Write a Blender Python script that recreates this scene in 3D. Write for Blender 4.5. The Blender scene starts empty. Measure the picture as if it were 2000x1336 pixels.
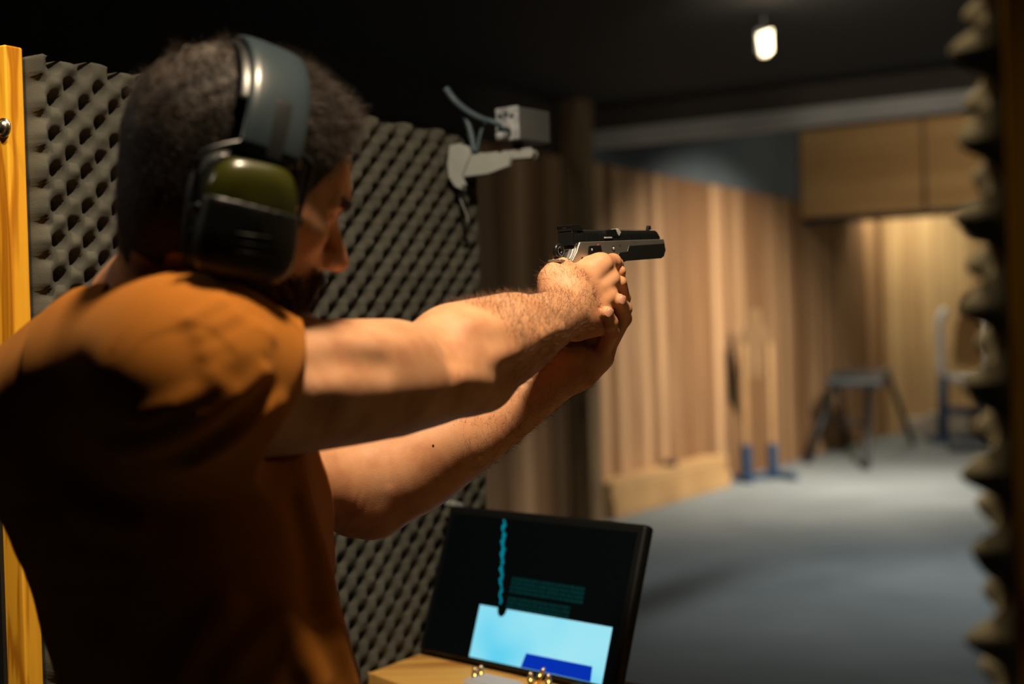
import bpy, math, random
import numpy as np
from mathutils import Vector, Matrix

random.seed(4)
RNG = np.random.default_rng(7)
SC = bpy.context.scene
COL = SC.collection

# ------------------------------------------------------------------ camera
FPX = 2778.0                                   # 50 mm lens on a 36 mm sensor, 2000 px wide
PITCH, ROLL = math.radians(0.43), math.radians(1.8)
CAM = np.array([0.0, 0.0, 1.5])
FWD = np.array([0, math.cos(PITCH), -math.sin(PITCH)])
_u0 = np.array([0, math.sin(PITCH), math.cos(PITCH)])
_r0 = np.array([1.0, 0, 0])
RGT = _r0 * math.cos(ROLL) - _u0 * math.sin(ROLL)
UPV = _u0 * math.cos(ROLL) + _r0 * math.sin(ROLL)


def ray(px, py):
    return FWD + RGT * (px - 1000) / FPX - UPV * (py - 668) / FPX


def at(px, py, d):
    """the point seen at (px, py) of the photograph, d metres in front of the camera"""
    return CAM + ray(px, py) * d


cam_data = bpy.data.cameras.new('camera')
cam = bpy.data.objects.new('camera', cam_data)
COL.objects.link(cam)
_m = Matrix(((RGT[0], UPV[0], -FWD[0], CAM[0]), (RGT[1], UPV[1], -FWD[1], CAM[1]),
             (RGT[2], UPV[2], -FWD[2], CAM[2]), (0, 0, 0, 1)))
cam.matrix_world = _m
cam_data.lens = 50.0
cam_data.sensor_width = 36.0
cam_data.clip_start = 0.05
cam_data.dof.use_dof = True
cam_data.dof.focus_distance = 1.70
cam_data.dof.aperture_fstop = 2.8
SC.camera = cam

SC.view_settings.view_transform = 'Standard'
SC.view_settings.look = 'None'
SC.view_settings.gamma = 1.0
SC.view_settings.use_curve_mapping = False
SC.view_settings.exposure = 0.0

# ------------------------------------------------------------------ world and lamps
world = bpy.data.worlds.new('world')
SC.world = world
world.use_nodes = True
world.node_tree.nodes['Background'].inputs[0].default_value = (0.35, 0.55, 0.65, 1)
world.node_tree.nodes['Background'].inputs[1].default_value = 0.0022

AZ = math.radians(30.7)                        # the shooting lanes run 30.7 degrees right of the camera
DV = np.array([math.sin(AZ), math.cos(AZ), 0])
NV = np.array([math.cos(AZ), -math.sin(AZ), 0])


def lane(s, t, z=0.0):
    """s metres down the range, t metres to the right of the camera, z metres up"""
    return DV * s + NV * t + np.array([0, 0, z])


def area(name, loc, target, size, power, color, spread=180, size_y=None):
    l = bpy.data.lights.new(name, 'AREA')
    l.energy = power
    l.color = color
    l.size = size
    if size_y:
        l.shape = 'RECTANGLE'
        l.size_y = size_y
    else:
        l.shape = 'DISK'
    l.spread = math.radians(spread)
    o = bpy.data.objects.new(name, l)
    COL.objects.link(o)
    o.location = Vector(loc)
    o.rotation_euler = (Vector(target) - Vector(loc)).to_track_quat('-Z', 'Y').to_euler()
    return o


def spot(name, loc, target, power, color, angle, blend=0.5, radius=0.04):
    l = bpy.data.lights.new(name, 'SPOT')
    l.energy = power
    l.color = color
    l.spot_size = math.radians(angle)
    l.spot_blend = blend
    l.shadow_soft_size = radius
    o = bpy.data.objects.new(name, l)
    COL.objects.link(o)
    o.location = Vector(loc)
    o.rotation_euler = (Vector(target) - Vector(loc)).to_track_quat('-Z', 'Y').to_euler()
    return o


WARM = (1.0, 0.78, 0.52)
area('lane_lamp', (0.0, 1.06, 2.60), (0.06, 1.80, 1.45), 0.13, 16.0, WARM, 125)
area('header_fill_light', lane(12.4, -2.3, 3.55), lane(15.2, -3.3, 2.7), 0.4, 21.0, (1.0, 0.86, 0.66), 150)  # unseen light added to brighten the boarded header
spot('lane_front_lamp', lane(3.3, -1.28, 2.35), (-0.12, 1.38, 1.44), 3.4, (1.0, 0.60, 0.36), 22, 0.9)
spot('left_board_fill_spot', (-0.84, 1.12, 3.1), (-0.72, 1.72, 1.55), 120.0, (1.0, 0.74, 0.42), 23, 0.6)  # unseen narrow spot added to brighten the left pine end board
spot('nape_lamp', (-1.55, 1.50, 2.35), (-0.37, 1.27, 1.66), 7.0, (1.0, 0.85, 0.68), 13, 0.8)
spot('right_board_fill_spot', (1.0, 0.0, 2.85), (0.36, 0.83, 1.42), 14.0, (1.0, 0.72, 0.42), 15, 0.7)  # unseen narrow spot added to lift the right end board out of black
area('range_lamp_near', lane(12.3, -2.7, 3.5), lane(12.6, -4.4, 0.3), 0.5, 165.0, (1.0, 0.84, 0.66), 108)
area('beam_fill_light', lane(6.6, -2.4, 3.2), lane(10.2, -2.7, 2.9), 0.3, 18.0, (1.0, 0.88, 0.72), 110)  # unseen light added so the grey cross beam shows
area('range_lamp_floor', lane(8.3, -1.9, 3.2), lane(8.4, -2.1, 0), 0.5, 35.0, (1.0, 0.98, 0.92), 112)
area('range_lamp_back', lane(17.5, -4.95, 3.5), lane(18.2, -4.85, 1.2), 0.3, 24.0, (1.0, 0.86, 0.60), 120)


# ------------------------------------------------------------------ scene helpers
def empty(name, loc, label=None, cat=None, group=None):
    o = bpy.data.objects.new(name, None)
    COL.objects.link(o)
    o.location = Vector(loc)
    o.empty_display_size = 0.05
    if label:
        tag(o, label, cat, group)
    return o


def tag(o, label, cat, group=None, kind=None):
    o['label'] = label
    o['category'] = cat
    if group:
        o['group'] = group
    if kind:
        o['kind'] = kind
    return o


def part(name, V, F, mat, parent=None, smooth=True, label=None):
    """V in world coordinates; the mesh hangs under parent without moving"""
    me = bpy.data.meshes.new(name)
    V = np.asarray(V, dtype=np.float64)
    if parent is not None:
        org = np.array(world_loc(parent))
    else:
        org = np.zeros(3)
    W = V - org
    me.from_pydata([tuple(v) for v in W], [], [tuple(int(i) for i in f) for f in F])
    me.validate()
    me.update()
    o = bpy.data.objects.new(name, me)
    COL.objects.link(o)
    if mat:
        me.materials.append(mat)
    if smooth:
        me.polygons.foreach_set('use_smooth', [True] * len(me.polygons))
    if parent is not None:
        o.parent = parent
    if label:
        o['label'] = label
    return o


def world_loc(o):
    p = Vector((0, 0, 0))
    while o is not None:
        p = p + o.location
        o = o.parent
    return p


def fast_mesh(name, V, F, mat, parent=None, smooth=True):
    """same as part() for large arrays; F is an (n, k) array"""
    me = bpy.data.meshes.new(name)
    org = np.array(world_loc(parent)) if parent is not None else np.zeros(3)
    V = np.asarray(V, dtype=np.float32) - org.astype(np.float32)
    F = np.asarray(F, dtype=np.int32)
    n, k = F.shape
    me.vertices.add(len(V))
    me.vertices.foreach_set('co', V.ravel())
    me.loops.add(n * k)
    me.loops.foreach_set('vertex_index', F.ravel())
    me.polygons.add(n)
    me.polygons.foreach_set('loop_start', np.arange(0, n * k, k, dtype=np.int32))
    me.polygons.foreach_set('loop_total', np.full(n, k, dtype=np.int32))
    me.polygons.foreach_set('use_smooth', np.full(n, smooth, dtype=bool))
    me.update(calc_edges=True)
    me.validate()
    o = bpy.data.objects.new(name, me)
    COL.objects.link(o)
    if mat:
        me.materials.append(mat)
    if parent is not None:
        o.parent = parent
    return o


def bevel(o, w, seg=2):
    m = o.modifiers.new('bevel', 'BEVEL')
    m.width = w
    m.segments = seg
    m.limit_method = 'ANGLE'
    m.angle_limit = math.radians(35)
    m.harden_normals = False
    w2 = o.modifiers.new('weighted', 'WEIGHTED_NORMAL')
    w2.keep_sharp = False
    return o


class Geo:
    """collects shapes in world coordinates and links them as one mesh"""

    def __init__(self):
        self.V, self.F = [], []

    def add(self, V, F):
        b = len(self.V)
        self.V += [np.asarray(v, float) for v in V]
        self.F += [tuple(i + b for i in f) for f in F]
        return self

    def box(self, o, ax, ay, az, x0, x1, y0, y1, z0, z1):
        o = np.asarray(o, float)
        c = [o + ax * x + ay * y + az * z for x in (x0, x1) for y in (y0, y1) for z in (z0, z1)]
        return self.add(c, [(0, 1, 3, 2), (4, 6, 7, 5), (0, 4, 5, 1), (2, 3, 7, 6), (0, 2, 6, 4), (1, 5, 7, 3)])

    def prism(self, o, ax, ay, az, poly, y0, y1, inset=0.0):
        """poly of (x, z), extruded along ay"""
        o = np.asarray(o, float)
        n = len(poly)
        a = [o + ax * x + az * z + ay * y0 for x, z in poly]
        b = [o + ax * x + az * z + ay * y1 for x, z in poly]
        F = [tuple(range(n))[::-1], tuple(range(n, 2 * n))]
        for i in range(n):
            j = (i + 1) % n
            F.append((i, j, n + j, n + i))
        return self.add(a + b, F)

    def tube(self, pts, r, seg=10, caps=True):
        pts = [np.asarray(p, float) for p in pts]
        n = len(pts)
        rs = r if hasattr(r, '__len__') else [r] * n
        V, F = [], []
        up = np.array([0.1, 0.2, 1.0])
        prev = None
        for i, p in enumerate(pts):
            t = pts[min(i + 1, n - 1)] - pts[max(i - 1, 0)]
            t = t / (np.linalg.norm(t) + 1e-12)
            if prev is None:
                a = np.cross(t, up)
                if np.linalg.norm(a) < 0.1:
                    a = np.cross(t, np.array([1.0, 0, 0]))
            else:
                a = prev - t * prev.dot(t)
            a = a / np.linalg.norm(a)
            prev = a
            b = np.cross(t, a)
            for k in range(seg):
                q = 2 * math.pi * k / seg
                V.append(p + (a * math.cos(q) + b * math.sin(q)) * rs[i])
        for i in range(n - 1):
            for k in range(seg):
                k2 = (k + 1) % seg
                F.append((i * seg + k, i * seg + k2, (i + 1) * seg + k2, (i + 1) * seg + k))
        if caps:
            F.append(tuple(range(seg))[::-1])
            F.append(tuple(range((n - 1) * seg, n * seg)))
        return self.add(V, F)

    def lathe(self, o, ax, prof, seg=20):
        """prof of (distance along ax, radius)"""
        ax = np.asarray(ax, float) / np.linalg.norm(ax)
        o = np.asarray(o, float)
        return self.tube_lathe(o, ax, prof, seg)

    def tube_lathe(self, o, ax, prof, seg):
        a = np.cross(ax, np.array([0.3, 0.1, 1.0]))
        if np.linalg.norm(a) < 0.2:
            a = np.cross(ax, np.array([1.0, 0, 0]))
        a /= np.linalg.norm(a)
        b = np.cross(ax, a)
        V, F = [], []
        for h, r in prof:
            for k in range(seg):
                q = 2 * math.pi * k / seg
                V.append(o + ax * h + (a * math.cos(q) + b * math.sin(q)) * r)
        n = len(prof)
        for i in range(n - 1):
            for k in range(seg):
                k2 = (k + 1) % seg
                F.append((i * seg + k, i * seg + k2, (i + 1) * seg + k2, (i + 1) * seg + k))
        F.append(tuple(range(seg))[::-1])
        F.append(tuple(range((n - 1) * seg, n * seg)))
        return self.add(V, F)

    def build(self, name, mat, parent=None, smooth=False, bev=0.0, label=None):
        o = part(name, self.V, self.F, mat, parent, smooth, label)
        if bev:
            bevel(o, bev)
        return o


def structure(o):
    o['kind'] = 'structure'
    return o


X, Y, Z = np.array([1.0, 0, 0]), np.array([0, 1.0, 0]), np.array([0, 0, 1.0])


# ------------------------------------------------------------------ materials
def mat_new(name, color=(0.5, 0.5, 0.5), rough=0.6, metal=0.0, spec=0.5):
    m = bpy.data.materials.new(name)
    m.use_nodes = True
    b = m.node_tree.nodes['Principled BSDF']
    b.inputs['Base Color'].default_value = (*color, 1)
    b.inputs['Roughness'].default_value = rough
    b.inputs['Metallic'].default_value = metal
    b.inputs['Specular IOR Level'].default_value = spec
    return m


def nodes(m):
    return m.node_tree, m.node_tree.nodes, m.node_tree.links, m.node_tree.nodes['Principled BSDF']


def ramp(nt, stops):
    r = nt.nodes.new('ShaderNodeValToRGB')
    e = r.color_ramp.elements
    while len(e) > 1:
        e.remove(e[-1])
    e[0].position = stops[0][0]
    e[0].color = (*stops[0][1], 1)
    for p, c in stops[1:]:
        q = e.new(p)
        q.color = (*c, 1)
    return r


def mapping(nt, scale=(1, 1, 1), rot=(0, 0, 0), coord='Object'):
    tc = nt.nodes.new('ShaderNodeTexCoord')
    mp = nt.nodes.new('ShaderNodeMapping')
    mp.inputs['Scale'].default_value = scale
    mp.inputs['Rotation'].default_value = rot
    nt.links.new(tc.outputs[coord], mp.inputs['Vector'])
    return mp


def noise_mat(name, c1, c2, scale=5.0, rough=0.8, bump=0.0, bump_scale=60.0, metal=0.0, detail=6.0, spec=0.5,
              stretch=(1, 1, 1), mid=(0.35, 0.65), bdist=0.002):
    m = mat_new(name, c1, rough, metal, spec)
    nt, nn, ln, b = nodes(m)
    mp = mapping(nt, stretch)
    n = nn.new('ShaderNodeTexNoise')
    n.inputs['Scale'].default_value = scale
    n.inputs['Detail'].default_value = detail
    ln.new(mp.outputs[0], n.inputs['Vector'])
    r = ramp(nt, [(mid[0], c1), (mid[1], c2)])
    ln.new(n.outputs['Fac'], r.inputs[0])
    ln.new(r.outputs[0], b.inputs['Base Color'])
    if bump:
        n2 = nn.new('ShaderNodeTexNoise')
        n2.inputs['Scale'].default_value = bump_scale
        n2.inputs['Detail'].default_value = 4
        ln.new(mp.outputs[0], n2.inputs['Vector'])
        bp = nn.new('ShaderNodeBump')
        bp.inputs['Strength'].default_value = bump
        bp.inputs['Distance'].default_value = bdist
        ln.new(n2.outputs['Fac'], bp.inputs['Height'])
        ln.new(bp.outputs[0], b.inputs['Normal'])
    return m


def wood_mat(name, c1, c2, scale=1.0, axis=2, rough=0.5, knots=False, ring=22.0, spec=0.4):
    """grain runs along the given world axis"""
    m = mat_new(name, c1, rough, 0, spec)
    nt, nn, ln, b = nodes(m)
    st = [6.0 * scale] * 3
    st[axis] = 0.5 * scale
    mp = mapping(nt, tuple(st), coord='Object')
    n = nn.new('ShaderNodeTexNoise')
    n.inputs['Scale'].default_value = 1.3
    n.inputs['Detail'].default_value = 3
    n.inputs['Distortion'].default_value = 0.5
    ln.new(mp.outputs[0], n.inputs['Vector'])
    mul = nn.new('ShaderNodeMath')
    mul.operation = 'MULTIPLY'
    mul.inputs[1].default_value = ring
    ln.new(n.outputs['Fac'], mul.inputs[0])
    sn = nn.new('ShaderNodeMath')
    sn.operation = 'SINE'
    ln.new(mul.outputs[0], sn.inputs[0])
    mr = nn.new('ShaderNodeMapRange')
    mr.inputs['From Min'].default_value = -1
    ln.new(sn.outputs[0], mr.inputs['Value'])
    r = ramp(nt, [(0.0, c2), (0.35, c1), (1.0, tuple(min(1, k * 1.08) for k in c1))])
    ln.new(mr.outputs[0], r.inputs[0])
    out = r.outputs[0]
    if knots:
        mp2 = mapping(nt, (3.2, 3.2, 1.5))
        v = nn.new('ShaderNodeTexVoronoi')
        v.inputs['Scale'].default_value = 1.6
        ln.new(mp2.outputs[0], v.inputs['Vector'])
        r2 = ramp(nt, [(0.0, (0.12, 0.02, 0.0)), (0.035, (0.4, 0.13, 0.02)), (0.075, (1, 1, 1))])
        ln.new(v.outputs['Distance'], r2.inputs[0])
        mx = nn.new('ShaderNodeMix')
        mx.data_type = 'RGBA'
        mx.blend_type = 'MULTIPLY'
        mx.inputs[0].default_value = 1.0
        ln.new(out, mx.inputs[6])
        ln.new(r2.outputs[0], mx.inputs[7])
        out = mx.outputs[2]
    ln.new(out, b.inputs['Base Color'])
    bp = nn.new('ShaderNodeBump')
    bp.inputs['Strength'].default_value = 0.15
    bp.inputs['Distance'].default_value = 0.001
    ln.new(mr.outputs[0], bp.inputs['Height'])
    ln.new(bp.outputs[0], b.inputs['Normal'])
    return m


def plank_mat(name, base, dark, gap, width, vertical=True, var=0.5, udir=None, grain=1.0):
    """boards of the given width side by side along udir (a world direction)"""
    m = mat_new(name, base, 0.75, 0, 0.25)
    nt, nn, ln, b = nodes(m)
    tc = nn.new('ShaderNodeTexCoord')
    dot = nn.new('ShaderNodeVectorMath')
    dot.operation = 'DOT_PRODUCT'
    dot.inputs[1].default_value = tuple(udir)
    ln.new(tc.outputs['Object'], dot.inputs[0])
    sep = nn.new('ShaderNodeSeparateXYZ')
    ln.new(tc.outputs['Object'], sep.inputs[0])
    across, along = (dot.outputs['Value'], sep.outputs['Z']) if vertical else (sep.outputs['Z'], dot.outputs['Value'])
    d = nn.new('ShaderNodeMath')
    d.operation = 'DIVIDE'
    ln.new(across, d.inputs[0])
    d.inputs[1].default_value = width
    fl = nn.new('ShaderNodeMath')
    fl.operation = 'FLOOR'
    ln.new(d.outputs[0], fl.inputs[0])
    fr = nn.new('ShaderNodeMath')
    fr.operation = 'FRACT'
    ln.new(d.outputs[0], fr.inputs[0])
    wn = nn.new('ShaderNodeTexWhiteNoise')
    wn.noise_dimensions = '1D'
    ln.new(fl.outputs[0], wn.inputs['W'])
    # grain
    cb = nn.new('ShaderNodeCombineXYZ')
    ma = nn.new('ShaderNodeMath')
    ma.operation = 'MULTIPLY'
    ma.inputs[1].default_value = 14.0 * grain
    ln.new(across, ma.inputs[0])
    mb = nn.new('ShaderNodeMath')
    mb.operation = 'MULTIPLY'
    mb.inputs[1].default_value = 0.9
    ln.new(along, mb.inputs[0])
    mc = nn.new('ShaderNodeMath')
    mc.operation = 'MULTIPLY'
    mc.inputs[1].default_value = 31.0
    ln.new(wn.outputs['Value'], mc.inputs[0])
    ln.new(ma.outputs[0], cb.inputs[0])
    ln.new(mb.outputs[0], cb.inputs[1])
    ln.new(mc.outputs[0], cb.inputs[2])
    n = nn.new('ShaderNodeTexNoise')
    n.inputs['Scale'].default_value = 1.0
    n.inputs['Detail'].default_value = 5
    ln.new(cb.outputs[0], n.inputs['Vector'])
    # blend
    s1 = nn.new('ShaderNodeMath')
    s1.operation = 'MULTIPLY'
    s1.inputs[1].default_value = var
    ln.new(wn.outputs['Value'], s1.inputs[0])
    s2 = nn.new('ShaderNodeMath')
    s2.operation = 'MULTIPLY_ADD'
    s2.inputs[1].default_value = 1.1 - var * 0.4
    ln.new(n.outputs['Fac'], s2.inputs[0])
    ln.new(s1.outputs[0], s2.inputs[2])
    r = ramp(nt, [(0.30, tuple(base)), (0.95, tuple(dark))])
    ln.new(s2.outputs[0], r.inputs[0])
    # gap between the boards
    r2 = ramp(nt, [(0.0, gap), (0.02, gap), (0.045, (1, 1, 1)), (0.965, (1, 1, 1)), (1.0, gap)])
    ln.new(fr.outputs[0], r2.inputs[0])
    mx = nn.new('ShaderNodeMix')
    mx.data_type = 'RGBA'
    mx.blend_type = 'MULTIPLY'
    mx.inputs[0].default_value = 1.0
    ln.new(r.outputs[0], mx.inputs[6])
    ln.new(r2.outputs[0], mx.inputs[7])
    ln.new(mx.outputs[2], b.inputs['Base Color'])
    return m


M = {}
M['black_ceiling'] = noise_mat('dark_ceiling_paint', (0.004, 0.0035, 0.003), (0.006, 0.0055, 0.005), 2.0, 0.9)
M['grey_paint'] = noise_mat('grey_blue_wall_paint', (0.085, 0.115, 0.135), (0.105, 0.135, 0.155), 1.5, 0.85)
M['dark_wall'] = noise_mat('dark_brown_paint_and_shade', (0.03, 0.022, 0.016), (0.04, 0.03, 0.02), 1.5, 0.9)
M['beam'] = noise_mat('grey_beam_paint', (0.26, 0.26, 0.24), (0.32, 0.31, 0.29), 2.0, 0.8)
M['planks'] = plank_mat('vertical_board_wall', (0.50, 0.32, 0.175), (0.17, 0.09, 0.04), (0.3, 0.25, 0.22), 0.16, True, 0.75, DV)
M['planks_back'] = plank_mat('vertical_board_back_wall', (0.58, 0.42, 0.22), (0.34, 0.21, 0.10), (0.5, 0.45, 0.4), 0.20, True, 0.4, NV)
M['planks_header'] = plank_mat('horizontal_board_header', (0.50, 0.32, 0.14), (0.36, 0.21, 0.08), (0.8, 0.75, 0.7), 0.19, False, 0.3, NV)
M['post_wood'] = wood_mat('rough_post_wood', (0.17, 0.115, 0.055), (0.09, 0.055, 0.025), 1.0, 2, 0.8)
M['sill_wood'] = noise_mat('pale_timber', (0.44, 0.28, 0.12), (0.33, 0.20, 0.08), 2.0, 0.7)
M['dull_wood'] = noise_mat('dull_timber', (0.26, 0.155, 0.06), (0.32, 0.19, 0.08), 3.0, 0.8)
M['pine'] = wood_mat('varnished_pine', (0.82, 0.42, 0.030), (0.50, 0.19, 0.010), 2.2, 2, 0.42, True, 34.0)
M['stained_pine'] = wood_mat('dark_stained_pine', (0.30, 0.125, 0.016), (0.20, 0.075, 0.008), 2.6, 2, 0.42, False, 20.0)
M['pine_edge'] = wood_mat('plain_pine', (0.72, 0.47, 0.22), (0.5, 0.29, 0.1), 2.0, 2, 0.6)
M['table_wood'] = wood_mat('table_pine', (0.80, 0.47, 0.13), (0.55, 0.26, 0.07), 2.6, 0, 0.45, False, 16.0)
M['foam'] = noise_mat('grey_acoustic_foam', (0.064, 0.065, 0.058), (0.086, 0.087, 0.077), 14, 1.0, 0.35, 900.0, spec=0.1)
M['foam_yellow'] = noise_mat('olive_acoustic_foam', (0.26, 0.23, 0.15), (0.34, 0.30, 0.20), 14, 1.0, 0.35, 900.0, spec=0.1)
M['metal'] = mat_new('zinc_bolt_metal', (0.75, 0.72, 0.66), 0.25, 1.0)
M['white_metal'] = noise_mat('off_white_painted_metal', (0.20, 0.235, 0.25), (0.25, 0.285, 0.30), 20, 0.5)
M['grey_case'] = noise_mat('grey_plastic_case', (0.085, 0.095, 0.105), (0.11, 0.12, 0.13), 12, 0.45)
M['light_case'] = noise_mat('pale_grey_panel', (0.50, 0.56, 0.64), (0.22, 0.25, 0.30), 60, 0.4)
M['black_plastic'] = mat_new('black_plastic', (0.012, 0.014, 0.016), 0.35)
M['matt_black'] = mat_new('matt_black_plastic', (0.004, 0.005, 0.006), 0.55, 0, 0.3)
M['blue_cable'] = mat_new('blue_grey_cable', (0.06, 0.10, 0.14), 0.5)
M['dark_metal'] = mat_new('dark_painted_steel', (0.014, 0.016, 0.019), 0.5, 0.3)
M['blue_steel'] = noise_mat('dark_blue_steel', (0.008, 0.035, 0.085), (0.012, 0.045, 0.11), 8, 0.5)
M['dark_cloth'] = noise_mat('dark_blue_grey_vinyl', (0.018, 0.025, 0.032), (0.045, 0.058, 0.068), 12, 0.4)
M['white_tube'] = mat_new('white_painted_tube', (0.85, 0.88, 0.92), 0.4)
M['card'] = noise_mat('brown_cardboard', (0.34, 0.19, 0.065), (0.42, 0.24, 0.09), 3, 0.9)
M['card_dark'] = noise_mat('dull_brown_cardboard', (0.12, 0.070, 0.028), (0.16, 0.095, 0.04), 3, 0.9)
M['brass'] = mat_new('cartridge_brass', (0.78, 0.52, 0.18), 0.25, 1.0)
M['copper'] = mat_new('bullet_copper', (0.80, 0.58, 0.38), 0.3, 1.0)
M['gun_black'] = mat_new('blued_gun_steel', (0.010, 0.011, 0.012), 0.30, 0.2, 0.5)
M['gun_frame'] = noise_mat('satin_nickel_frame', (0.38, 0.37, 0.34), (0.44, 0.43, 0.40), 40, 0.42, metal=0.85)
M['gun_dark_frame'] = mat_new('dark_dust_cover', (0.012, 0.013, 0.013), 0.45, 0.2)
M['gun_bright'] = mat_new('bright_barrel_steel', (0.62, 0.66, 0.70), 0.30, 0.35)
M['red_dot'] = mat_new('red_marking_paint', (0.5, 0.02, 0.05), 0.5)
M['shirt'] = None
M['trousers'] = noise_mat('black_denim', (0.012, 0.012, 0.015), (0.02, 0.02, 0.024), 40, 0.9)
M['shoe'] = noise_mat('black_shoe_leather', (0.02, 0.018, 0.016), (0.03, 0.025, 0.02), 20, 0.5)
M['cup_olive'] = noise_mat('olive_plastic_shell', (0.040, 0.042, 0.004), (0.048, 0.050, 0.006), 6, 0.28)
M['band_grey'] = mat_new('slate_headband_padding', (0.026, 0.040, 0.050), 0.30)


# floor: grey-blue rubber concrete with a soft dark streak that fades along its length
def floor_material():
    m = mat_new('grey_concrete_floor', (0.12, 0.13, 0.135), 0.85, 0, 0.3)
    nt, nn, ln, b = nodes(m)
    mp = mapping(nt)
    n = nn.new('ShaderNodeTexNoise')
    n.inputs['Scale'].default_value = 0.8
    n.inputs['Detail'].default_value = 7
    n.inputs['Roughness'].default_value = 0.6
    ln.new(mp.outputs[0], n.inputs['Vector'])
    r = ramp(nt, [(0.30, (0.115, 0.145, 0.158)), (0.7, (0.185, 0.215, 0.23))])
    ln.new(n.outputs['Fac'], r.inputs[0])
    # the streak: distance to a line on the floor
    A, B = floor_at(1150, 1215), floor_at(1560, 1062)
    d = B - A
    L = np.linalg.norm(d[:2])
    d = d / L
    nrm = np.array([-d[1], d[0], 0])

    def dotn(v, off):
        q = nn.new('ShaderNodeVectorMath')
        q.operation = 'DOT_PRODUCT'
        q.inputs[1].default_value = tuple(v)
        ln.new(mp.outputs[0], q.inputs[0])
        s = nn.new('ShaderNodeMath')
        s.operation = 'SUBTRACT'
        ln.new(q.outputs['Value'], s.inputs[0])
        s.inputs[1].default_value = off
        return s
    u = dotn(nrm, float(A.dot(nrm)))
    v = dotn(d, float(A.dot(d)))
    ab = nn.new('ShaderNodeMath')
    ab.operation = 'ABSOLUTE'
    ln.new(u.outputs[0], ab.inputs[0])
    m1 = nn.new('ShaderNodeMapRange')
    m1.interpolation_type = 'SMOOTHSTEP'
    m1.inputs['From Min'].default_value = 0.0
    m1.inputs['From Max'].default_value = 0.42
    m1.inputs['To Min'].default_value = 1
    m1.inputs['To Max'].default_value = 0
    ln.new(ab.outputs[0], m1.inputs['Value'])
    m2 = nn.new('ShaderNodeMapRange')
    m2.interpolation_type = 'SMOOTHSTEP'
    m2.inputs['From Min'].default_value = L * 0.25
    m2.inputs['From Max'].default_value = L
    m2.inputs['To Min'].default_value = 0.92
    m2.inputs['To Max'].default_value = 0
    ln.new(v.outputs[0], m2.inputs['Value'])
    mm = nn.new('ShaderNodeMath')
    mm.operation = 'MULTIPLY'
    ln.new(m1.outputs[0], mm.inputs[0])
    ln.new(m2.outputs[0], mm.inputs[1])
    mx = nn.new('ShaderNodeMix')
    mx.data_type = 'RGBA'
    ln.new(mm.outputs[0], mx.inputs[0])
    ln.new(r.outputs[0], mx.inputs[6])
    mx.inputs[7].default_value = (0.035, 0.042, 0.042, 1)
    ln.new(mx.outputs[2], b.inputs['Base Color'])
    return m


def floor_at(px, py, z=0.0):
    r = ray(px, py)
    k = (z - CAM[2]) / r[2]
    return CAM + r * k


def plane_at(px, py, n, off):
    """where the ray of a photo pixel meets the plane n.p = off"""
    r = ray(px, py)
    return CAM + r * ((off - CAM.dot(n)) / r.dot(n))


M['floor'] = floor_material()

# ------------------------------------------------------------------ the range: room shell
T_WALL, S_BACK, S_HEAD, S_BEAM = -5.29, 18.35, 15.26, 10.2
Z_HI, Z_LO, Z_WALL = 3.72, 3.26, 2.84


def slab(name, s0, s1, t0, t1, z0, z1, mat):
    g = Geo().box((0, 0, 0), DV, NV, Z, s0, s1, t0, t1, z0, z1)
    return structure(g.build(name, mat))


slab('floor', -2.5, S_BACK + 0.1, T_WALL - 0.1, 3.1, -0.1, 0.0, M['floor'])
slab('ceiling', -2.5, S_BEAM + 0.12, T_WALL - 0.1, 3.1, Z_LO, Z_LO + 0.1, M['black_ceiling'])
slab('ceiling', S_BEAM + 0.12, S_BACK + 0.1, T_WALL - 0.1, 3.1, Z_HI, Z_HI + 0.1, M['dark_wall'])
slab('wall_left', 9.85, S_BACK + 0.1, T_WALL - 0.12, T_WALL, 0.0, Z_HI, M['grey_paint'])
slab('wall_left', -2.5, 9.85, T_WALL - 0.12, T_WALL, 0.0, Z_HI, M['dark_wall'])  # same wall as the grey stretch, its shade put into a darker colour
slab('wall_left', 6.9, S_BACK, T_WALL, T_WALL + 0.03, 0.0, Z_WALL, M['planks'])
slab('wall_left', -2.5, 6.9, T_WALL, T_WALL + 0.03, 0.0, Z_LO, M['dark_wall'])
slab('wall_back', S_BACK, S_BACK + 0.1, T_WALL, 3.1, 0.0, Z_HI, M['planks_back'])
slab('wall_right', -2.5, S_BACK + 0.1, 3.0, 3.1, 0.0, Z_HI, M['dark_wall'])
slab('wall_rear', -2.6, -2.5, T_WALL - 0.1, 3.1, 0.0, Z_LO, M['dark_wall'])
slab('trim_1', S_BEAM, S_BEAM + 0.12, T_WALL, 3.0, 2.955, 3.085, M['beam'])       # the grey cross beam
slab('wall_bulkhead', S_BEAM + 0.03, S_BEAM + 0.12, T_WALL, 3.0, 3.085, Z_HI, M['dark_wall'])

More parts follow.
